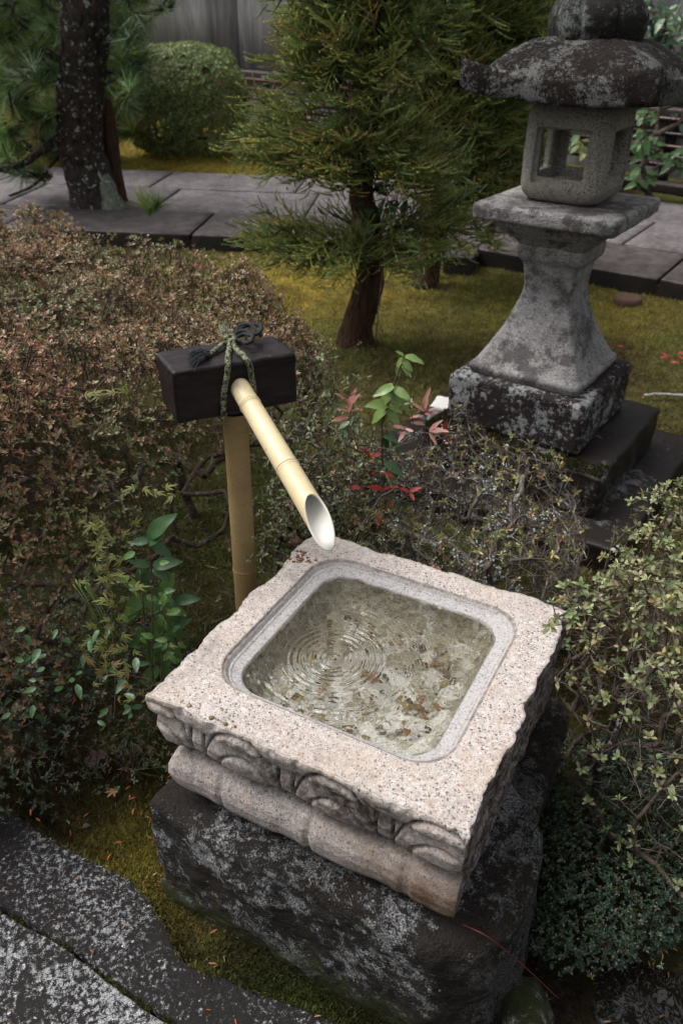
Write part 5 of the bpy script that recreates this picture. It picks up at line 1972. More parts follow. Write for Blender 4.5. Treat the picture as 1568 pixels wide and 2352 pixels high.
for pts in ([(370, 1600), (374, 1480), (377, 1400), (380, 1370)], [(360, 1600), (335, 1450), (328, 1370), (322, 1310)], [(350, 1600), (350, 1400), (345, 1300), (340, 1240)]):
    V, F = tube(spline([aty(*q_, 1.40) for q_ in pts], 20), .0016, 6)
    below(mk('stem', V, F, M_TWIG), bs)
# second group of dark leaves lower left
bs2 = empty('evergreen_seedling', (-.55, 1.28, 0), label='dark evergreen seedlings in deep shade at the left foot of the hedge', cat='plant')
for k in range(60):
    px, py = rng.uniform(5, 320), rng.uniform(1440, 1660)
    Yv = rng.uniform(1.16, 1.34)
    p0 = aty(px, py, Yv)
    if p0[2] < .005: p0[2] = .02
    a_ = rng.uniform(0, 6.28)
    d_ = np.array([cos(a_), sin(a_) - .3, -.35 + rng.normal(0, .25)])
    put('leaf', LMD[k % 2], bs2, p0, d_, UP + rng.normal(0, .3, 3) + np.array([0, -.5, 0]), rng.uniform(.018, .034))
for k in range(16):
    p0 = aty(rng.uniform(10, 300), rng.uniform(1540, 1640), 1.3); p0[2] = -.01
    V, F = tube(spline([p0, p0 + [rng.normal(0, .02), 0, .06], p0 + [rng.normal(0, .03), 0, .13]], 8), .0012, 5)
    below(mk('stem', V, F, M_TWIG), bs2)

# climbing fern with narrow lobed leaflets
m_fern = solidleaf('yellow_green_fern', (.20, .21, .055), .55, .3)
m_fern2 = solidleaf('fading_fern', (.25, .18, .07), .6, .25)


def fernmesh(mat, k=0):
    T = leaf_tpl(.13, .05, .12)
    Vs, Fs, off = [], [], 0
    for (ang, L_, x0) in ((0, 1.0, .0), (.42, .60, .06), (-.38, .55, .10), (1.0, .34, .0), (-.95, .40, .02)):
        L_ *= 1 + .2 * sin(k * 3 + ang * 5)
        v, f = T
        v = v * np.array([L_, .75 + .25 * L_, L_])
        v = rotz(v, ang + .08 * sin(k + ang * 9)) + np.array([x0, 0, 0])
        Vs.append(v); Fs.append(f + off); off += len(v)
    me = bpy.data.meshes.new('fern_leaflet')
    me.from_pydata(np.concatenate(Vs).tolist(), [], np.concatenate(Fs).tolist())
    me.polygons.foreach_set('use_smooth', np.ones(len(me.polygons), bool))
    me.materials.append(mat)
    return me


FM = [fernmesh(m_fern, 0), fernmesh(m_fern, 1), fernmesh(m_fern2, 2)]
fern = empty('climbing_fern', (-.45, 1.25, 0), label='yellow green climbing fern with narrow fingered leaflets left of the basin', cat='fern')
for k in range(88):
    f = k / 88
    if f < .3: px, py = rng.normal(245, 26), rng.uniform(1165, 1330)
    elif f < .62: px, py = rng.normal(262, 30), rng.uniform(1320, 1480)
    else: px, py = rng.normal(285, 48), rng.uniform(1480, 1625)
    Yv = 1.36 - (py - 1165) / 460 * .18
    p0 = aty(px, py, Yv)
    a_ = rng.uniform(0, 6.28)
    d_ = np.array([cos(a_), -.25 + .1 * sin(a_), sin(a_) * .8 - .25])
    put('fern_leaflet', FM[2 if (rng.random() < .35 and py > 1480) else k % 2], fern, p0, d_, np.array([rng.normal(0, .3), -.9, .6]), rng.uniform(.018, .036))
for pts in ([(262, 1660), (265, 1560), (258, 1450), (252, 1330), (240, 1180)], [(262, 1560), (300, 1552), (345, 1560)], [(275, 1600), (290, 1580), (330, 1585), (360, 1570)], [(258, 1500), (220, 1490), (190, 1500)], [(250, 1240), (300, 1225), (330, 1215)]):
    V, F = tube(spline([aty(px, py, 1.36 - (py - 1165) / 460 * .18 + .01) for px, py in pts], 24), .0008, 5)
    below(mk('stem', V, F, M_BROWN), fern)
# fern sprig caught on the hedge top
FY = [(195, 905), (215, 905), (235, 903), (265, 900), (295, 900), (330, 1120), (355, 1130), (380, 1120), (400, 1135), (310, 1118)]
fs = empty('fern_sprig', aty(300, 1100, 1.5), label='pale yellow fern sprigs draped over the hedge foliage near the wooden block', cat='fern')
for k, (px, py) in enumerate(FY):
    p0 = aty(px, py, 1.47 if py < 1000 else 1.42)
    put('fern_leaflet', FM[k % 2], fs, p0, (cos(k), -.2, .3 * sin(k * 2)), (0, -.7, .7), .03)

# blades of grass by the hedge foot
m_grass = solidleaf('grass_blade', (.13, .20, .05), .5, .3)
gr = empty('grass_tuft', aty(215, 1560, 1.2) * np.array([1, 1, 0]), label='tuft of long thin grass blades bending out below the hedge', cat='grass')
for k in range(16):
    p0 = aty(rng.uniform(165, 205), rng.uniform(1330, 1350), 1.3) if k < 8 else aty(rng.normal(345, 10), rng.normal(1765, 8), .93 + .05)
    d_ = rng.normal(0, .5, 3); d_[2] = abs(d_[2]) * .2
    if k < 8:
        pts = [p0, p0 + [.018 + .01 * rng.random(), -.015, -.035], p0 + [.04 + .02 * rng.random(), -.03, -.10 - .03 * rng.random()]]
    else:
        p0 = at(rng.normal(370, 12), rng.normal(1770, 10), .0)
        pts = [p0, p0 + [-.008 + rng.normal(0, .01), -.01, .03], p0 + [rng.normal(-.02, .015), -.025, .04 + .02 * rng.random()]]
    V, F = tube(spline(pts, 10), np.linspace(.0016, .0004, 10), 4)
    below(mk('blade', V, F, m_grass), gr)


# ================================================================== TREES
def spray_tpl(seed, nf=8, drop=.25, nn=13):
    """cedar spray: curved fingers clothed in short awl needles; unit length, axis +x. second array: 0 base..1 tip"""
    r = np.random.default_rng(seed)
    V, T, F = [], [], []
    fingers = [((0, 0, 0), 0, 1.0)]
    for k in range(nf):
        s = .12 + .75 * k / nf
        fingers.append(((s, 0, -drop * s * s), (1 if k % 2 else -1) * r.uniform(.45, .95), r.uniform(.42, .7) * (1 - .35 * s)))
    off = 0
    def pos(o_, ang, L_, s):
        return np.array(o_) + np.array([cos(ang) * s * L_, sin(ang) * s * L_, -drop * (s * L_) ** 2 * .8 + .22 * L_ * s ** 3])
    for (o_, ang, L_) in fingers:
        # the scaly twig itself: two crossed tapering ribbons
        n_ = 5
        for q_ in range(2):
            wd = np.array([-sin(ang), cos(ang), 0]) if q_ == 0 else np.array([0, 0, 1.0])
            for k in range(n_):
                s0, s1 = k / n_, (k + 1) / n_
                p0, p1 = pos(o_, ang, L_, s0), pos(o_, ang, L_, s1)
                w0, w1 = .017 * (1 - .5 * s0), .017 * (1 - .5 * s1)
                if k == n_ - 1: w1 = .002
                V += [p0 - wd * w0, p0 + wd * w0, p1 + wd * w1, p1 - wd * w1]
                T += [s0 * .9, s0 * .9, s1, s1]
                F += [(off, off + 1, off + 2), (off, off + 2, off + 3)]; off += 4
        m = max(7, int(nn * L_ * 2.0))
        for k in range(m):
            s = (k + .5) / m
            p = pos(o_, ang, L_, s)
            for q_ in range(2):
                a = r.uniform(0, 6.28)
                side = np.array([-sin(ang) * cos(a), cos(ang) * cos(a), sin(a)])
                fwd = np.array([cos(ang), sin(ang), 0])
                d = fwd * .85 + side * .5
                d /= np.linalg.norm(d)
                w = np.cross(d, side); w /= np.linalg.norm(w) + 1e-9
                nl = .07 * (1 - .35 * s)
                V += [p - w * .013, p + w * .013, p + d * nl]
                T += [s * .8, s * .8, min(1, s + .2)]
                F.append((off, off + 1, off + 2)); off += 3
    return (np.array(V), np.array(F)), np.array(T)


SPR = [spray_tpl(k, 6, .25 + .1 * (k % 3)) for k in range(5)]


def cedar(name, label, trunk, radii, clusters, Y0, count, size=.17, yel=1.0, group=None, ydepth=.34, lod=False, dark=1.0):
    """clusters: (px, py, rx, ry, dY) foliage clouds surveyed at distance Y0"""
    root = empty(name, (float(trunk[0][0]), float(trunk[0][1]), 0), label=label, cat='conifer', group=group)
    tp = spline(trunk, 60)
    th_ = np.linspace(0, len(radii) - 1, 60)
    R = np.interp(th_, np.arange(len(radii)), radii)
    V, F = tube(tp, R, 20)
    V = rough(V, .010, 14, 4, seed=trunk[0][0])
    below(mk('trunk', V, F, M_CEDB), root)
    T_ = []
    tot = sum(c_[2] * c_[3] for c_ in clusters)
    sc = Y0 * 1.02 / FPX
    for (px, py, rx, ry, dY) in clusters:
        n_ = int(count * rx * ry / tot) + 1
        c3 = aty(px, py, Y0 + dY)
        d = rng.normal(0, 1, (n_, 3)); d /= np.linalg.norm(d, axis=1)[:, None]
        rr_ = rng.random((n_, 1)) ** .45
        T_.append(c3 + d * rr_ * np.array([rx * sc, ydepth, ry * sc * .92]))
    T_ = np.concatenate(T_)
    if trunk[0][1] > 0: T_ = T_[T_[:, 2] > .22]
    # limbs: skeleton from the trunk
    bs_ = [tuple(p) for p in tp[::3] if p[2] > .3]
    sub = T_[rng.random(len(T_)) < .45]
    sk = grow(bs_, list(sub), .12, .012, -.08)
    V, F = skeleton_mesh(sk, .0022, .45, .02, 4)
    below(mk('limbs', V, F, M_CEDB, kind='stuff'), root)
    # spray directions: outward from the trunk axis, drooping a little then up
    k = np.clip(((T_[:, 2] - tp[0][2]) / (tp[-1][2] - tp[0][2]) * 59).astype(int), 0, 59)
    D = T_ - tp[k]
    D[:, 2] = D[:, 2] * .25 + .03
    D = D / (np.linalg.norm(D, axis=1)[:, None] + 1e-9) + rng.normal(0, .42, D.shape)
    N = UP + rng.normal(0, .35, D.shape)
    parts = []
    var = rng.integers(0, 5, len(T_))
    for v_ in range(5):
        s_ = var == v_
        if not s_.any(): continue
        (tv, tf), tt_ = SPR[v_]
        Wv, Wf, _ = place((tv, tf), T_[s_], D[s_], N[s_], size * rng.uniform(.6, 1.2, s_.sum()))
        n_ = s_.sum()
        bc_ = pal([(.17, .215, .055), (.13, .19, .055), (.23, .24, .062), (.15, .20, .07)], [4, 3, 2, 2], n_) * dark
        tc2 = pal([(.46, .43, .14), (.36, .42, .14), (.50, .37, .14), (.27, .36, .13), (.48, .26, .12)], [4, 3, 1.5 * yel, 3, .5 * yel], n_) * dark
        m_ = sstep(.15, .9, tt_)[None, :, None] * rng.uniform(.3, 1, (n_, 1, 1)) * yel
        C = (bc_[:, None] * (1 - m_) + tc2[:, None] * m_).reshape(-1, 3)
        parts.append((Wv, Wf, C))
    V, F, C = cat_mesh(parts)
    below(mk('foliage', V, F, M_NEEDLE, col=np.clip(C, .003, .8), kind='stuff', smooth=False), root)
    return root


c1 = [(640, 535, 70, 28, -.1), (730, 560, 75, 45, -.1), (800, 570, 90, 55, -.15), (900, 560, 90, 55, -.1), (980, 500, 70, 50, 0), (660, 325, 75, 55, 0), (750, 370, 85, 60, -.15), (680, 260, 45, 40, 0), (830, 330, 110, 90, -.1), (920, 380, 80, 90, -.1), (780, 120, 78, 80, 0), (735, 50, 45, 45, 0),
      (800, 160, 110, 90, -.1), (870, 60, 110, 90, 0), (800, -60, 110, 90, 0), (900, -120, 140, 100, 0), (840, -260, 130, 110, 0), (850, -420, 100, 110, 0)]
tr1 = [aty(815, 790, 4.36) * [1, 1, 0] + [0, 0, -.03], aty(822, 740, 4.36), aty(848, 650, 4.36), aty(845, 520, 4.36), aty(830, 430, 4.36), aty(850, 230, 4.36), aty(872, 0, 4.38), aty(880, -300, 4.4), aty(880, -560, 4.4)]
cedar('young_cedar', 'nearest young cedar with leaning brown trunk and layered yellow green sprays', tr1, [.115, .085, .078, .068, .062, .052, .042, .03, .012], c1, 4.36, 2200, .20, group='young cedars in the moss')
c2 = [(1010, 430, 70, 60, 0), (1080, 360, 90, 70, 0), (980, 300, 80, 80, 0), (1060, 250, 110, 80, 0), (1130, 300, 60, 60, 0), (1010, 150, 110, 90, 0), (1130, 130, 110, 80, 0), (1060, 20, 130, 80, 0), (1180, 40, 80, 60, 0), (1050, -120, 150, 100, 0), (1060, -280, 110, 110, 0), (1100, 520, 40, 40, -.2), (1000, 560, 45, 50, -.2), (1100, 400, 90, 60, 0), (1160, 350, 60, 60, .2), (1060, 470, 80, 40, 0)]
tr2 = [aty(975, 655, 5.5) * [1, 1, 0] + [0, 0, -.03], aty(985, 600, 5.5), aty(1005, 500, 5.5), aty(1000, 300, 5.5), aty(1010, 100, 5.5), aty(1040, -200, 5.5), aty(1050, -420, 5.5)]
cedar('young_cedar', 'second young cedar standing farther back right beside the kerb of the path', tr2, [.10, .08, .075, .065, .05, .035, .012], c2, 5.5, 1700, .24, yel=.8, group='young cedars in the moss')
c3 = [(1150, 220, 100, 80, 0), (1080, 130, 110, 80, 0), (980, 60, 110, 90, 0), (1200, 60, 90, 90, 0), (1120, -60, 160, 90, 0), (900, -40, 120, 80, 0), (1150, 320, 60, 50, 0), (1110, 400, 50, 40, .2)]
tr3 = [aty(1125, 440, 9.2) * [1, 1, 0] + [0, 0, -.03], aty(1120, 400, 9.2), aty(1110, 200, 9.2), aty(1100, 0, 9.2), aty(1100, -200, 9.2)]
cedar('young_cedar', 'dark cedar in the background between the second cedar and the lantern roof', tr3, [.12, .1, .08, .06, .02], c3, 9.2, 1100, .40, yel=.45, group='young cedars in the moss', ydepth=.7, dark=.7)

# ivy leaves on the first trunk
iv = empty('ivy', aty(880, 470, 4.2), label='dark green ivy leaves clinging to the nearest cedar trunk', cat='ivy')
for k in range(26):
    p0 = aty(rng.normal(880, 32), rng.normal(480, 26), 4.25 - abs(rng.normal(0, .05)))
    put('leaf', LMD[k % 2], iv, p0, rng.normal(0, 1, 3) + [0, -.3, -.3], UP + [0, -.6, 0], rng.uniform(.05, .085))

# thin stake on the moss
stk = mk('garden_stake', *tube(spline([aty(862, 800, 4.3) * [1, 1, 0], aty(866, 740, 4.25), aty(874, 660, 4.25), aty(880, 600, 4.25)], 16), .004, 6), M_TWIGG)
tag(stk, 'thin pale stake leaning upright on the moss right of the cedar trunk', 'stake')


def pine_tufts(T_, D, L_=.09, nn=46, dark=1.0):
    n = len(T_)
    X, Y, Z = ortho(D)
    a = rng.uniform(0, 2 * pi, (n, nn)); e = rng.uniform(.15, 1.25, (n, nn))
    d = (X[:, None] * np.cos(a)[..., None] + Y[:, None] * np.sin(a)[..., None]) * np.sin(e)[..., None] + Z[:, None] * np.cos(e)[..., None]
    o_ = T_[:, None] - Z[:, None] * rng.uniform(0, .06, (n, nn, 1))
    N = rng.normal(0, 1, (n * nn, 3))
    c_ = pal([(.12, .19, .06), (.14, .21, .065), (.22, .24, .075), (.09, .15, .07)], [3, 3, 1.6, 2], n) * dark
    tpl = (np.array([[0, -.016, 0], [0, .016, 0], [1, 0, -.05]]), np.array([[0, 1, 2]]))
    return place(tpl, o_.reshape(-1, 3), d.reshape(-1, 3), N, L_ * rng.uniform(.7, 1.2, n * nn), np.clip(np.repeat(c_, nn, 0) * (1 + rng.normal(0, .15, (n * nn, 1))), .003, .8))


PY = 7.3
pine = empty('pine_tree', aty(225, 500, PY) * [1, 1, 0], label='old pine with dark flaking lichened trunk rising behind the left end of the hedge', cat='pine tree')
tp = [aty(228, 560, PY), aty(226, 500, PY), aty(212, 430, PY), aty(186, 340, PY), aty(184, 250, PY), aty(192, 140, PY), aty(196, 40, PY), aty(198, -60, PY), aty(190, -300, PY), aty(200, -700, PY)]
V, F = tube(spline(tp, 90), np.interp(np.linspace(0, 9, 90), range(10), [.26, .235, .20, .185, .187, .185, .183, .175, .14, .06]), 36)
V = rough(V, .016, 10, 5)
V = V + (np.abs(fbm(V * np.array([1, 1, .5]), 18, 3))[:, None] * .03) * np.stack([np.cos(V[:, 0] * 50), np.sin(V[:, 1] * 50), 0 * V[:, 0]], -1)
below(mk('trunk', V, F, M_PINEB), pine)
V, F = tube(spline([aty(240, 590, PY - .16), aty(262, 500, PY - .12), aty(246, 440, PY - .09), aty(222, 380, PY + .0)], 30), np.linspace(.13, .07, 30), 18)
below(mk('root_buttress', rough(V, .02, 9, 4), F, M_PINEB2), pine)
V, F = tube(spline([aty(290, 520, PY + .15), aty(278, 470, PY + .15), aty(264, 400, PY + .15), aty(255, 320, PY + .12), aty(238, 230, PY + .05)], 40), np.linspace(.075, .06, 40), 16)
below(mk('side_trunk', rough(V, .012, 12, 4), F, M_CEDB), pine)
for pts, r0_ in (([(170, 290), (135, 318), (90, 350), (50, 378), (-20, 392), (-80, 400)], .042), ([(165, 240), (120, 262), (70, 268), (30, 305), (-30, 320)], .04), ([(170, 150), (110, 120), (60, 60), (0, 40)], .035), ([(210, 120), (260, 80), (310, 10), (340, -40)], .025), ([(205, 200), (250, 190), (300, 150)], .02), ([(150, 330), (110, 390), (70, 430), (20, 450)], .018), ([(170, -60), (60, -120), (-60, -160)], .04), ([(210, -90), (330, -160), (430, -220)], .04)):
    V, F = tube(spline([aty(px, py, PY - .3 * (k / 3)) for k, (px, py) in enumerate(pts)], 30), np.linspace(r0_, r0_ * .45, 30), 10)
    below(mk('branch', rough(V, .008, 14, 3), F, M_PINEB), pine)
T_, D_ = [], []
for (px, py, rx, ry, n_) in ((60, 60, 110, 90, 60), (60, 180, 110, 70, 55), (110, 270, 60, 45, 20), (20, 280, 70, 60, 26), (290, 60, 50, 60, 26), (270, 160, 40, 40, 16), (275, 10, 60, 40, 16), (110, 400, 50, 22, 9), (30, 340, 40, 40, 12), (0, -120, 220, 100, 60), (300, -180, 180, 80, 60), (150, -330, 250, 110, 70), (300, 120, 30, 80, 24)):
    for _ in range(n_):
        p = aty(rng.normal(px, rx * .55), rng.normal(py, ry * .55), PY + rng.normal(-.1, .35))
        q1 = p - np.array([0, 0, CAMZ]); xs = 784 + FPX * (q1 @ cr) / (q1 @ fw)
        if 120 < xs < 285 and p[1] < PY + .35: continue
        T_.append(p); D_.append(np.array([rng.normal((px - 190) / 150, .5), rng.normal(-.3, .5), rng.normal(.55, .35)]))
T_.append(aty(345, 480, 6.3)); D_.append(np.array([.2, 0, .9])); T_.append(aty(362, 470, 6.3)); D_.append(np.array([.4, 0, .8])); T_.append(aty(330, 465, 6.35)); D_.append(np.array([-.2, 0, .8]))
T_, D_ = np.array(T_), np.array(D_)
V, F, C = pine_tufts(T_, D_, .19, 75)
below(mk('needles', V, F, M_NEEDLE, col=C, kind='stuff', smooth=False), pine)
sk = grow([tuple(p) for p in spline(tp, 60)[::3]] + [tuple(aty(px, py, PY)) for px, py in ((90, 350), (0, 390), (70, 268), (60, 60), (300, 20))], list(T_[:-3]), .2, .03, .05)
V, F = skeleton_mesh(sk, .005, .4, .03, 4)
below(mk('twigs', V, F, M_PINEB, kind='stuff'), pine)

# evergreens filling the back left
bp = empty('background_pine', aty(180, 330, 10.4) * [1, 1, 0], label='bushy green pine growing behind the old pine at the left of the garden', cat='pine tree')
T_, D_ = [], []
for (px, py, rx, ry, n_) in ((60, 80, 130, 130, 150), (60, 240, 120, 80, 110), (250, 60, 60, 90, 90), (270, 200, 34, 90, 70), (300, 300, 12, 30, 8), (150, -80, 200, 100, 90), (130, 300, 80, 40, 40)):
    for _ in range(n_):
        p = aty(rng.normal(px, rx * .5), rng.normal(py, ry * .5), 9.9 + rng.normal(0, .5))
        if p[2] > .08:
            T_.append(p); D_.append(rng.normal(0, .6, 3) + [0, -.3, .7])
T_, D_ = np.array(T_), np.array(D_)
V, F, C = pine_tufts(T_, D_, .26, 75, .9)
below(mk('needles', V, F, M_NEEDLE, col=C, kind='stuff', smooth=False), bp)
tpb = [aty(120, 340, 10.3) * [1, 1, 0], aty(125, 250, 10.3), aty(110, 120, 10.3), aty(120, 0, 10.3), aty(130, -200, 10.3)]
V, F = tube(spline(tpb, 30), np.linspace(.14, .06, 30), 14)
below(mk('trunk', rough(V, .012, 10, 3), F, M_PINEB), bp)
sk = grow([tuple(p) for p in spline(tpb, 30)[3::3]], list(T_[::2]), .3, .03, .05)
V, F = skeleton_mesh(sk, .006, .4, .05, 4)
below(mk('branches', V, F, M_PINEB, kind='stuff'), bp)

# clipped round bush across the path
TC = np.array([-1.98, 10.95])
tb = empty('round_clipped_bush', (TC[0], TC[1], 0), label='dense round clipped green bush on the moss in front of the rail fence', cat='bush')
n = 9500
d = rng.normal(0, 1, (n, 3)); d /= np.linalg.norm(d, axis=1)[:, None]
sup = (np.abs(d[:, 0]) ** 3.1 + np.abs(d[:, 1]) ** 3.1 + np.abs(d[:, 2]) ** 3.1) ** (-1 / 3.1)
P = d * sup[:, None] * np.array([.70, .70, .60]) * (1 - .10 * rng.random((n, 1)) ** 2) * (1 + .11 * fbm(d, 2.6, 4))[:, None]
P = P + np.array([TC[0], TC[1], .56])
P = P[P[:, 2] > .02]
dd_ = (P - np.array([TC[0], TC[1], .56]))
r_ = rosettes(P, dd_ / .7 + rng.normal(0, .4, P.shape) + UP * .3, LF8, 6, .042, LF2, [(.19, .25, .09), (.24, .30, .11), (.14, .20, .07), (.28, .32, .13), (.28, .17, .08)], [4, 4, 3, 2, .25], (.0, 1.0))
below(mk('foliage', r_[0], r_[1], M_LEAF, col=r_[2], kind='stuff'), tb)
V, F = tube(spline([(TC[0], TC[1], -.05), (TC[0] + .03, TC[1], .2), (TC[0], TC[1] + .02, .45)], 10), .07, 10)
below(mk('trunk', V, F, M_PINEB), tb)
sk = grow([(TC[0], TC[1], .3)], list(P[::40] - dd_[::40] * .08), .15, .02, .0)
V, F = skeleton_mesh(sk, .004, .4, .03, 4)
below(mk('branches', V, F, M_PINEB, kind='stuff'), tb)

# broad-leaved shrub behind the lantern at the right
bsr = empty('broadleaf_shrub', aty(1510, 440, 8.3) * [1, 1, 0], label='evergreen shrub with large oval leaves behind the right side of the lantern', cat='shrub')
m_big = solidleaf('big_shrub_leaf', (.10, .19, .07), .3, .25)
m_bigd = solidleaf('big_shrub_leaf_dark', (.045, .095, .05), .3, .15)
m_bigy = solidleaf('big_shrub_leaf_yellow', (.24, .26, .06), .4, .3)
BM = [leafmesh('leaf', .5, mat=m_big), leafmesh('leaf', .46, curl=.3, mat=m_big), leafmesh('leaf', .5, mat=m_bigd), leafmesh('leaf', .44, curl=.25, mat=m_bigd), leafmesh('leaf', .5, mat=m_bigy)]
tl = []
for (px, py, rx, ry, n_, dk_) in ((1475, 270, 18, 18, 16, 0), (1480, 330, 25, 35, 30, 0), (1545, 360, 30, 25, 24, 0), (1465, 400, 18, 22, 18, 0), (1520, 60, 45, 60, 60, 1), (1550, 150, 35, 60, 44, 1), (1500, 20, 35, 30, 26, 1), (1330, 325, 16, 16, 12, 2), (1600, 200, 50, 100, 40, 1), (1570, 60, 40, 60, 20, 0)):
    for _ in range(n_):
        p = aty(rng.normal(px, rx * .6), rng.normal(py, ry * .6), rng.uniform(7.9, 8.6))
        a_ = rng.uniform(0, 6.28)
        me_ = BM[4] if (dk_ == 2 and rng.random() < .4) else (BM[rng.integers(2, 4)] if (dk_ == 1 and rng.random() < .75) else BM[rng.integers(0, 2)])
        put('leaf', me_, bsr, p, (cos(a_), sin(a_) * .5 - .2, rng.normal(-.35, .35)), UP + np.array([rng.normal(0, .3), -.6, 0]), rng.uniform(.085, .16))
        tl.append(p)
sk = grow([tuple(aty(1500, 440, 8.3) * [1, 1, 0]), tuple(aty(1580, 440, 8.2) * [1, 1, 0]), tuple(aty(1525, 440, 8.4) * [1, 1, 0])], [p for p in tl if p[2] > .1], .14, .02, .1)
V, F = skeleton_mesh(sk, .0028, .45, .03, 6)
below(mk('branches', V, F, M_TWIG), bsr)

# ================================================================== SMALL THINGS
p = at(1440, 690, .0)
th = np.arange(40) / 40 * 2 * pi
Vd = []
for (rr, zz) in ((.001, .028), (.03, .028), (.045, .022), (.06, .027), (.078, .027), (.088, .018), (.09, .0), (.088, -.03)):
    Vd.append(np.stack([np.cos(th) * rr, np.sin(th) * rr * .96, np.full(40, zz)], -1))
i = np.arange(40); j = (i + 1) % 40
f_ = np.stack([i, i + 40, j + 40, j], -1)
F = (f_[None] + (np.arange(7) * 40)[:, None, None]).reshape(-1, 4)
for (q_, s_, lb) in (((1440, 690), 1.0, 'round brown lid lying on the moss between lantern and kerb'), ((678, 1238), .45, 'round ribbed brown cap half hidden behind the basin rear corner')):
    o = mk('wooden_disc', rough(np.concatenate(Vd), .004, 12, 3) * s_ + at(*q_, .0), F, M_BROWN)
    tag(o, lb, 'disc', group='round brown discs on the ground')
V, F = tube(spline([at(1478, 908, .01), at(1510, 905, .018), at(1545, 907, .012), at(1600, 910, .01)], 20), .007, 8)
tag(mk('fallen_twig', rough(V, .004, 30, 3), F, bark('pale_fallen_bark', (.3, .3, .28), (.5, .5, .48))), 'pale bleached twig lying on the moss at the right edge', 'twig')
p = at(640, 572, .01)
V, F = rbox(.36, .055, .02, .012, 12)
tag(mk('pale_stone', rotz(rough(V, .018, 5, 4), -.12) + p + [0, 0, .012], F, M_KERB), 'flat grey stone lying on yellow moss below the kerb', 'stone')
# red fallen leaves on the moss at right
for k, (px, py) in enumerate(((1515, 822), (1530, 818), (1545, 825), (1555, 812), (1565, 826), (1430, 795), (1538, 832))):
    o = put('fallen_leaf', NRd, None, at(px, py, .02), (cos(k * 2), sin(k * 2), .3), (0, -.4, 1), .045)
    tag(o, ('leftmost leaf of the red fallen cluster on the moss right of the lantern', 'second leaf from the left in the red cluster right of the lantern', 'middle leaf of the red fallen cluster right of the lantern', 'upper right leaf of the red fallen cluster near the photo edge', 'rightmost leaf of the red fallen cluster at the photo edge', 'single red fallen leaf apart, close behind the lantern base block', 'lowest leaf of the red fallen cluster right of the lantern')[k], 'leaf', group='red leaves fallen on the moss')

# litter
m_cr = solidleaf('curled_brown_leaf', (.07, .045, .04), .8, .1)
V, F = [], []
u = np.linspace(0, 1, 14); v = np.linspace(-1, 1, 9)
U2, V2 = np.meshgrid(u, v, indexing='ij')
hw = .022 * np.sin(pi * u ** .8) ** .6 * (1 + .25 * np.sin(u * 19))
X = U2 * .062; Y = V2 * hw[:, None]; Z = .010 * np.abs(V2) ** 2 + .004 * np.sin(U2 * 9 + V2 * 4) + .008 * U2
ix = np.arange(14 * 9).reshape(14, 9)
q = np.stack([ix[:-1, :-1], ix[1:, :-1], ix[1:, 1:], ix[:-1, 1:]], -1).reshape(-1, 4)
o = mk('fallen_leaf', rotz(np.stack([X, Y, Z], -1).reshape(-1, 3), .6) + at(195, 1760, .012), q, m_cr)
tag(o, 'large curled dark brown dead leaf on the soil left of the basin', 'leaf')
# maple leaf
m_map = solidleaf('tan_maple_leaf', (.33, .19, .10), .7, .15)
Vm, Fm, off = [], [], 0
T = leaf_tpl(.34, .03, -.08)
for ang, L_ in ((0, 1), (.75, .9), (-.75, .9), (1.5, .6), (-1.5, .6), (2.3, .3), (-2.3, .3)):
    v = rotz(T[0] * L_, ang); Vm.append(v); Fm.append(T[1] + off); off += len(v)
V = np.concatenate(Vm) * .024
o = mk('maple_leaf', rotz(V, -2.0) + at(262, 1815, .012), np.concatenate(Fm), m_map)
tag(o, 'tan fallen maple leaf on olive moss left of the boulder', 'leaf')
tag(put('fallen_leaf', leafmesh('fallen_leaf', .85, mat=m_cr), None, at(190, 1898, .012), (1, .3, .1), None, .016), 'round dark brown leaf on the moss near the paving edge', 'leaf')
for (px, py, nm_, lb) in ((352, 2050, m_orange, 'small orange leaf between boulder and paving slab'), (700, 2180, m_orange, 'orange sprig of dead needles on the paving slab joint')):
    pass
# loose litter scattered everywhere near the camera
n = 1500
P = np.stack([rng.uniform(-.95, .95, n), rng.uniform(.55, 2.0, n), np.zeros(n)], -1)
ins = poly_sd(P[:, :2], SLABPOLY) > 0
inb = poly_sd(P[:, :2], np.array(rb)) > -.02
k = ~inb & (rng.random(n) < np.where(ins, .35, .9))
P, ins = P[k], ins[k]
P[:, 2] = np.where(ins, .026, ground_z(P[:, 0], P[:, 1]) + .006)
D = rng.normal(0, 1, P.shape); D[:, 2] *= .2
V, F, C = place(leaf_tpl(.22, .1, .2), P, D, UP + rng.normal(0, .4, P.shape), np.where(ins, rng.uniform(.006, .016, len(P)), rng.uniform(.008, .022, len(P))), pal([(.26, .11, .05), (.16, .075, .04), (.36, .22, .11), (.09, .05, .03), (.50, .15, .05)], [3, 3, 1.5, 2, 2.5], len(P)))
tag(mk('leaf_litter', V, F, M_DRY, col=C), kind='stuff')
# litter on the far moss
n = 2600
P = np.stack([rng.uniform(-2, 2.6, n), rng.uniform(2.2, 5.6, n), np.zeros(n)], -1)
P[:, 2] = ground_z(P[:, 0], P[:, 1]) + .01
D = rng.normal(0, 1, P.shape); D[:, 2] *= .2
V, F, C = place(leaf_tpl(.4, .1, .2), P, D, UP + rng.normal(0, .4, P.shape), rng.uniform(.010, .030, n), pal([(.13, .075, .035), (.07, .04, .022), (.24, .17, .09), (.12, .13, .04)], [3, 4, 1, 3], n))
tag(mk('leaf_litter', V, F, M_DRY, col=C), kind='stuff')

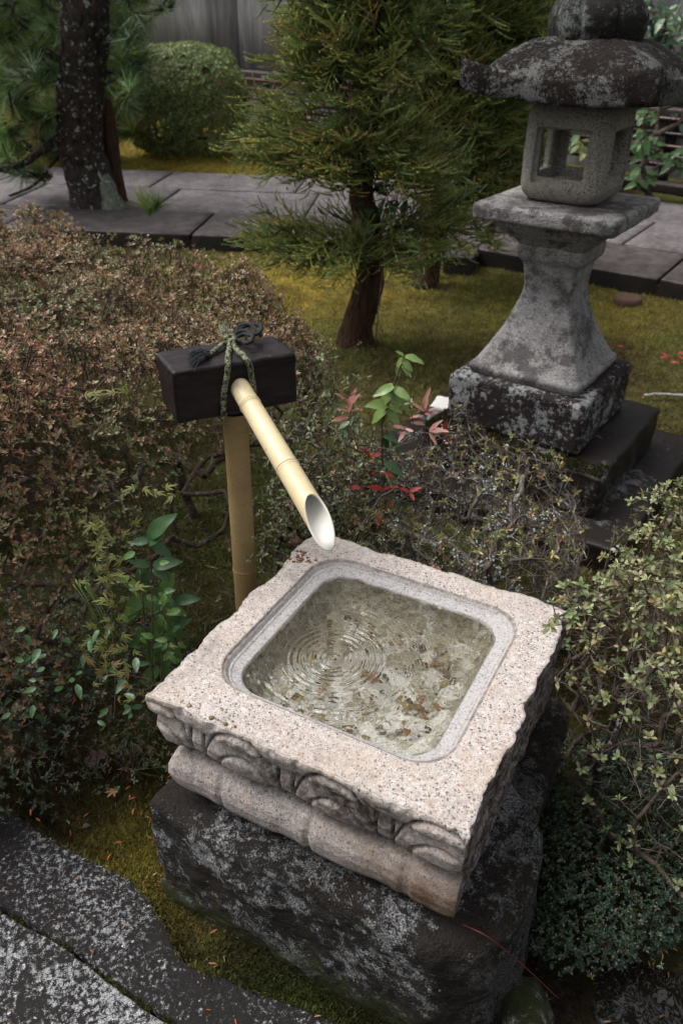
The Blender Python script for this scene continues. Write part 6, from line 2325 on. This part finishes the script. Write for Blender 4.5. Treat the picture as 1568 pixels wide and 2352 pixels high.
# red creeping runners over the boulder
for k, (pts, lb) in enumerate((([(455, 1885, .27), (430, 1940, .2), (405, 1985, .12), (395, 2030, .05)], 'thin red runner hanging down the left face of the boulder'),
                               ([(500, 2040, .04), (600, 2062, .10), (720, 2075, .12), (850, 2075, .16), (950, 2060, .18)], 'thin red runner crossing the mossy front face of the boulder'),
                               ([(1060, 2120, .30), (1120, 2150, .305), (1200, 2215, .20), (1280, 2290, .06)], 'thin red runner trailing over the right shoulder of the boulder'))):
    Pts = []
    for (px, py, zz) in pts:
        # slightly in front of the boulder face
        q3 = at(px, py, zz); Pts.append(q3 + np.array([0, -.004, .003]))
    V, F = tube(spline(Pts, 30), .0011, 5)
    o = mk('red_runner', V, F, solidleaf('red_runner_skin', (.12, .025, .018), .6, .05))
    tag(o, lb, 'runner', group='thin red runners on the boulder')

# puddle at the lower right
c0 = at(1540, 2330, -.04)
th = np.linspace(0, 2 * pi, 60, endpoint=False)
rr = .17 * (1 + .35 * fbm(np.stack([np.cos(th), np.sin(th), 0 * th], -1), 2.2, 3))
ring = np.stack([c0[0] + np.cos(th) * rr * 1.0 + .02, c0[1] + np.sin(th) * rr, np.full(60, -.043)], -1)
V = np.concatenate([ring, [[c0[0], c0[1], -.043]]])
i = np.arange(60)
mk('puddle', V, np.stack([i, (i + 1) % 60, np.full(60, 60)], -1), M_PUD, kind='structure')
# wet drips on the flank stone

# moss growing in the joint of the paving
Jn = np.array(J[1:5])
tt_ = rng.random(3500) * 3
i0 = np.minimum(tt_.astype(int), 2); f0 = (tt_ - i0)[:, None]
Pj = Jn[i0] * (1 - f0) + Jn[i0 + 1] * f0 + rng.normal(0, .0045, (3500, 2))
Pj = np.concatenate([Pj, rng.uniform(.004, .018, (3500, 1))], 1)
kk_ = fbm(Pj * np.array([1, 1, 0]), 16, 2) > -.1
Pj = Pj[kk_]
V, F, C = place((np.array([[0, -.16, 0], [0, .16, 0], [1, 0, 0]]), np.array([[0, 1, 2]])), Pj, rng.normal(0, .5, Pj.shape) + UP, rng.normal(0, 1, Pj.shape), rng.uniform(.005, .012, len(Pj)), pal([(.10, .12, .03), (.06, .07, .02), (.14, .13, .04)], [2, 2, 1], len(Pj)))
mk('moss_tufts', V, F, M_MOSSB, col=C, kind='stuff', smooth=False)

# moss creeping over the worn slab edge
Pe = np.stack([rng.uniform(-.85, .12, 90000), rng.uniform(.62, 1.25, 90000)], -1)
sde = poly_sd(Pe, SLABPOLY)
lim = .004 + .022 * np.clip(fbm(np.concatenate([Pe, 0 * Pe[:, :1]], 1), 15, 3) + .25, 0, 1)
ke = (sde < lim) & (sde > -.012)
Pe = Pe[ke]
Pe = np.concatenate([Pe, np.where(sde[ke] > .001, .019, .006)[:, None] + rng.uniform(0, .004, (len(Pe), 1))], 1)
V, F, C = place((np.array([[0, -.16, 0], [0, .16, 0], [1, 0, 0]]), np.array([[0, 1, 2]])), Pe, rng.normal(0, .55, Pe.shape) + UP, rng.normal(0, 1, Pe.shape), rng.uniform(.005, .012, len(Pe)), np.clip(moss_col(Pe[:, 0], Pe[:, 1]) * 1.2 + np.array([.02, .022, .004]), .01, .5) * (1 + rng.normal(0, .25, (len(Pe), 1))).clip(.4, 1.8))
mk('moss_tufts', V, F, M_MOSSB, col=C, kind='stuff', smooth=False)
